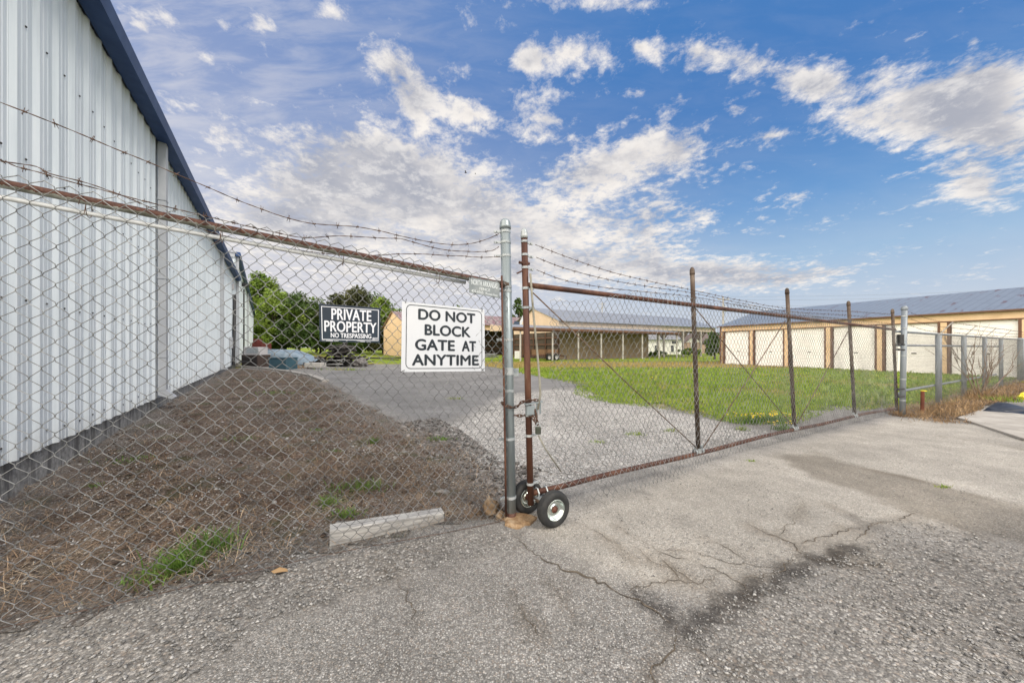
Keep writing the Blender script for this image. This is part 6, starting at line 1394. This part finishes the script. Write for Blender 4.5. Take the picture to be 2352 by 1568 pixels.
# utility poles and cables
def upole(label, px, d, ptop, arms, transf=False):
    x = (px-CX)/F*d; top = H-(ptop-YH)/F*d; t = thing('utility_pole', label, 'utility pole', (x, d, 0)); mb = MB(); mb.tube([(x, d, -.2), (x, d, top)], [.17, .12], 12); mb.build('pole', M['pole'], t)
    for z in arms: mb = MB(); mb.bar((x-1.0, d-.12, top-z), (x+1.0, d-.12, top-z), .1, .12); ca = mb.build('crossarm', M['pole'], t)
    if transf: mb = MB(); mb.lathe([(0, 0), (.25, 0), (.27, .05), (.27, .75), (.2, .85), (0, .87)], 16, Matrix.Translation((x+.12, d-.38, top-2.6))); mb.build('transformer', M['acgrey'], t, True)
    mb = MB(); 
    for s in (-.85, 0, .85): mb.lathe([(.05, 0), (.06, .08), (.02, .18), (0, .18)], 8, Matrix.Translation((x+s, d-.12, top-(arms[0] if arms else 0)+.05)))
    mb.build('insulators', M['acgrey'], t); return Vector((x, d, top))
u1 = upole('small distant utility pole with two crossarms above the shed roof', 1383, 105, 694, (.6, 1.6)); u2 = upole('pale utility pole with transformer left of the storage building', 1661, 60, 681, (.5,), True)
def sagline(a, b, sag, r, label):
    a, b = Vector(a), Vector(b); mb = MB(); mb.tube([a.lerp(b, t)-Vector((0, 0, 4*sag*t*(1-t))) for t in np.linspace(0, 1, 24)], r, 5); return tag(mb.build('power_line', M['cable']), label, 'cable', 'overhead power lines')
for k, (z, pr_, lb) in enumerate(((0.0, 655, 'topmost'), (.55, 666, 'middle'), (1.6, 678, 'lowest'))): sagline(u2-Vector((0, 0, z)), At(2500, pr_, 52), .5, .012, f'{lb} of the thin power lines running right from the transformer pole')
# birds
for (px, py, d, s, lb) in ((1070, 397, 26, .13, 'dark bird gliding in the clouds above the white sign'), (1092, 400, 40, .10, 'tiny far bird right of the other one')):
    c = At(px, py, d); mb = MB(); mb.tube([c+Vector((-.9*s, 0, -.05*s)), c, c+Vector((.8*s, .1*s, .1*s))], [s*.08, s*.26, s*.06], 8); b_ = tag(mb.build('bird', M['bird'], None, True), lb, 'bird', 'birds in the sky')
    for e in (-1, 1):
        mb = MB(); mb.add([c+Vector((.35*s, e*.05*s, .05*s)), c+Vector((-.35*s, e*.05*s, .05*s)), c+Vector((-.5*s, e*1.1*s, .75*s)), c+Vector((.0*s, e*1.2*s, .85*s)), c+Vector((.35*s, e*.05*s, .10*s)), c+Vector((-.35*s, e*.05*s, .10*s))], [(0, 1, 2, 3), (4, 3, 2, 5)]); mb.build('wing', M['bird'], b_)
# plain names and labels for the uncountable
for o in list(COL.objects):
    if o.get('kind') == 'stuff' and not o.get('label'):
        lb = {'loose_gravel': 'fine loose gravel on the pavement', 'coarse_gravel': 'coarse pale gravel at the worn pavement patches', 'yard_gravel': 'light grey gravel inside the gate', 'bed_stones': 'small stones scattered on the brown bed', 'pale_bed_chips': 'pale stone chips among the dead grass of the bed', 'soil_clods': 'dry brown soil clods on the bed', 'dark_rubble': 'dark lumpy rubble beside the gate post', 'dead_grass_litter': 'dead straw lying on the brown bed', 'dry_tufts': 'dry brown tufts on the bed', 'verge_straw': 'golden straw along the right fence', 'lawn_grass': 'green grass blades of the lawn', 'lawn_flowers': 'yellow flower specks in the far lawn'}.get(o.name.split('.')[0])
        if lb: o['label'] = lb; o['category'] = o.name.split('.')[0].replace('_', ' ')
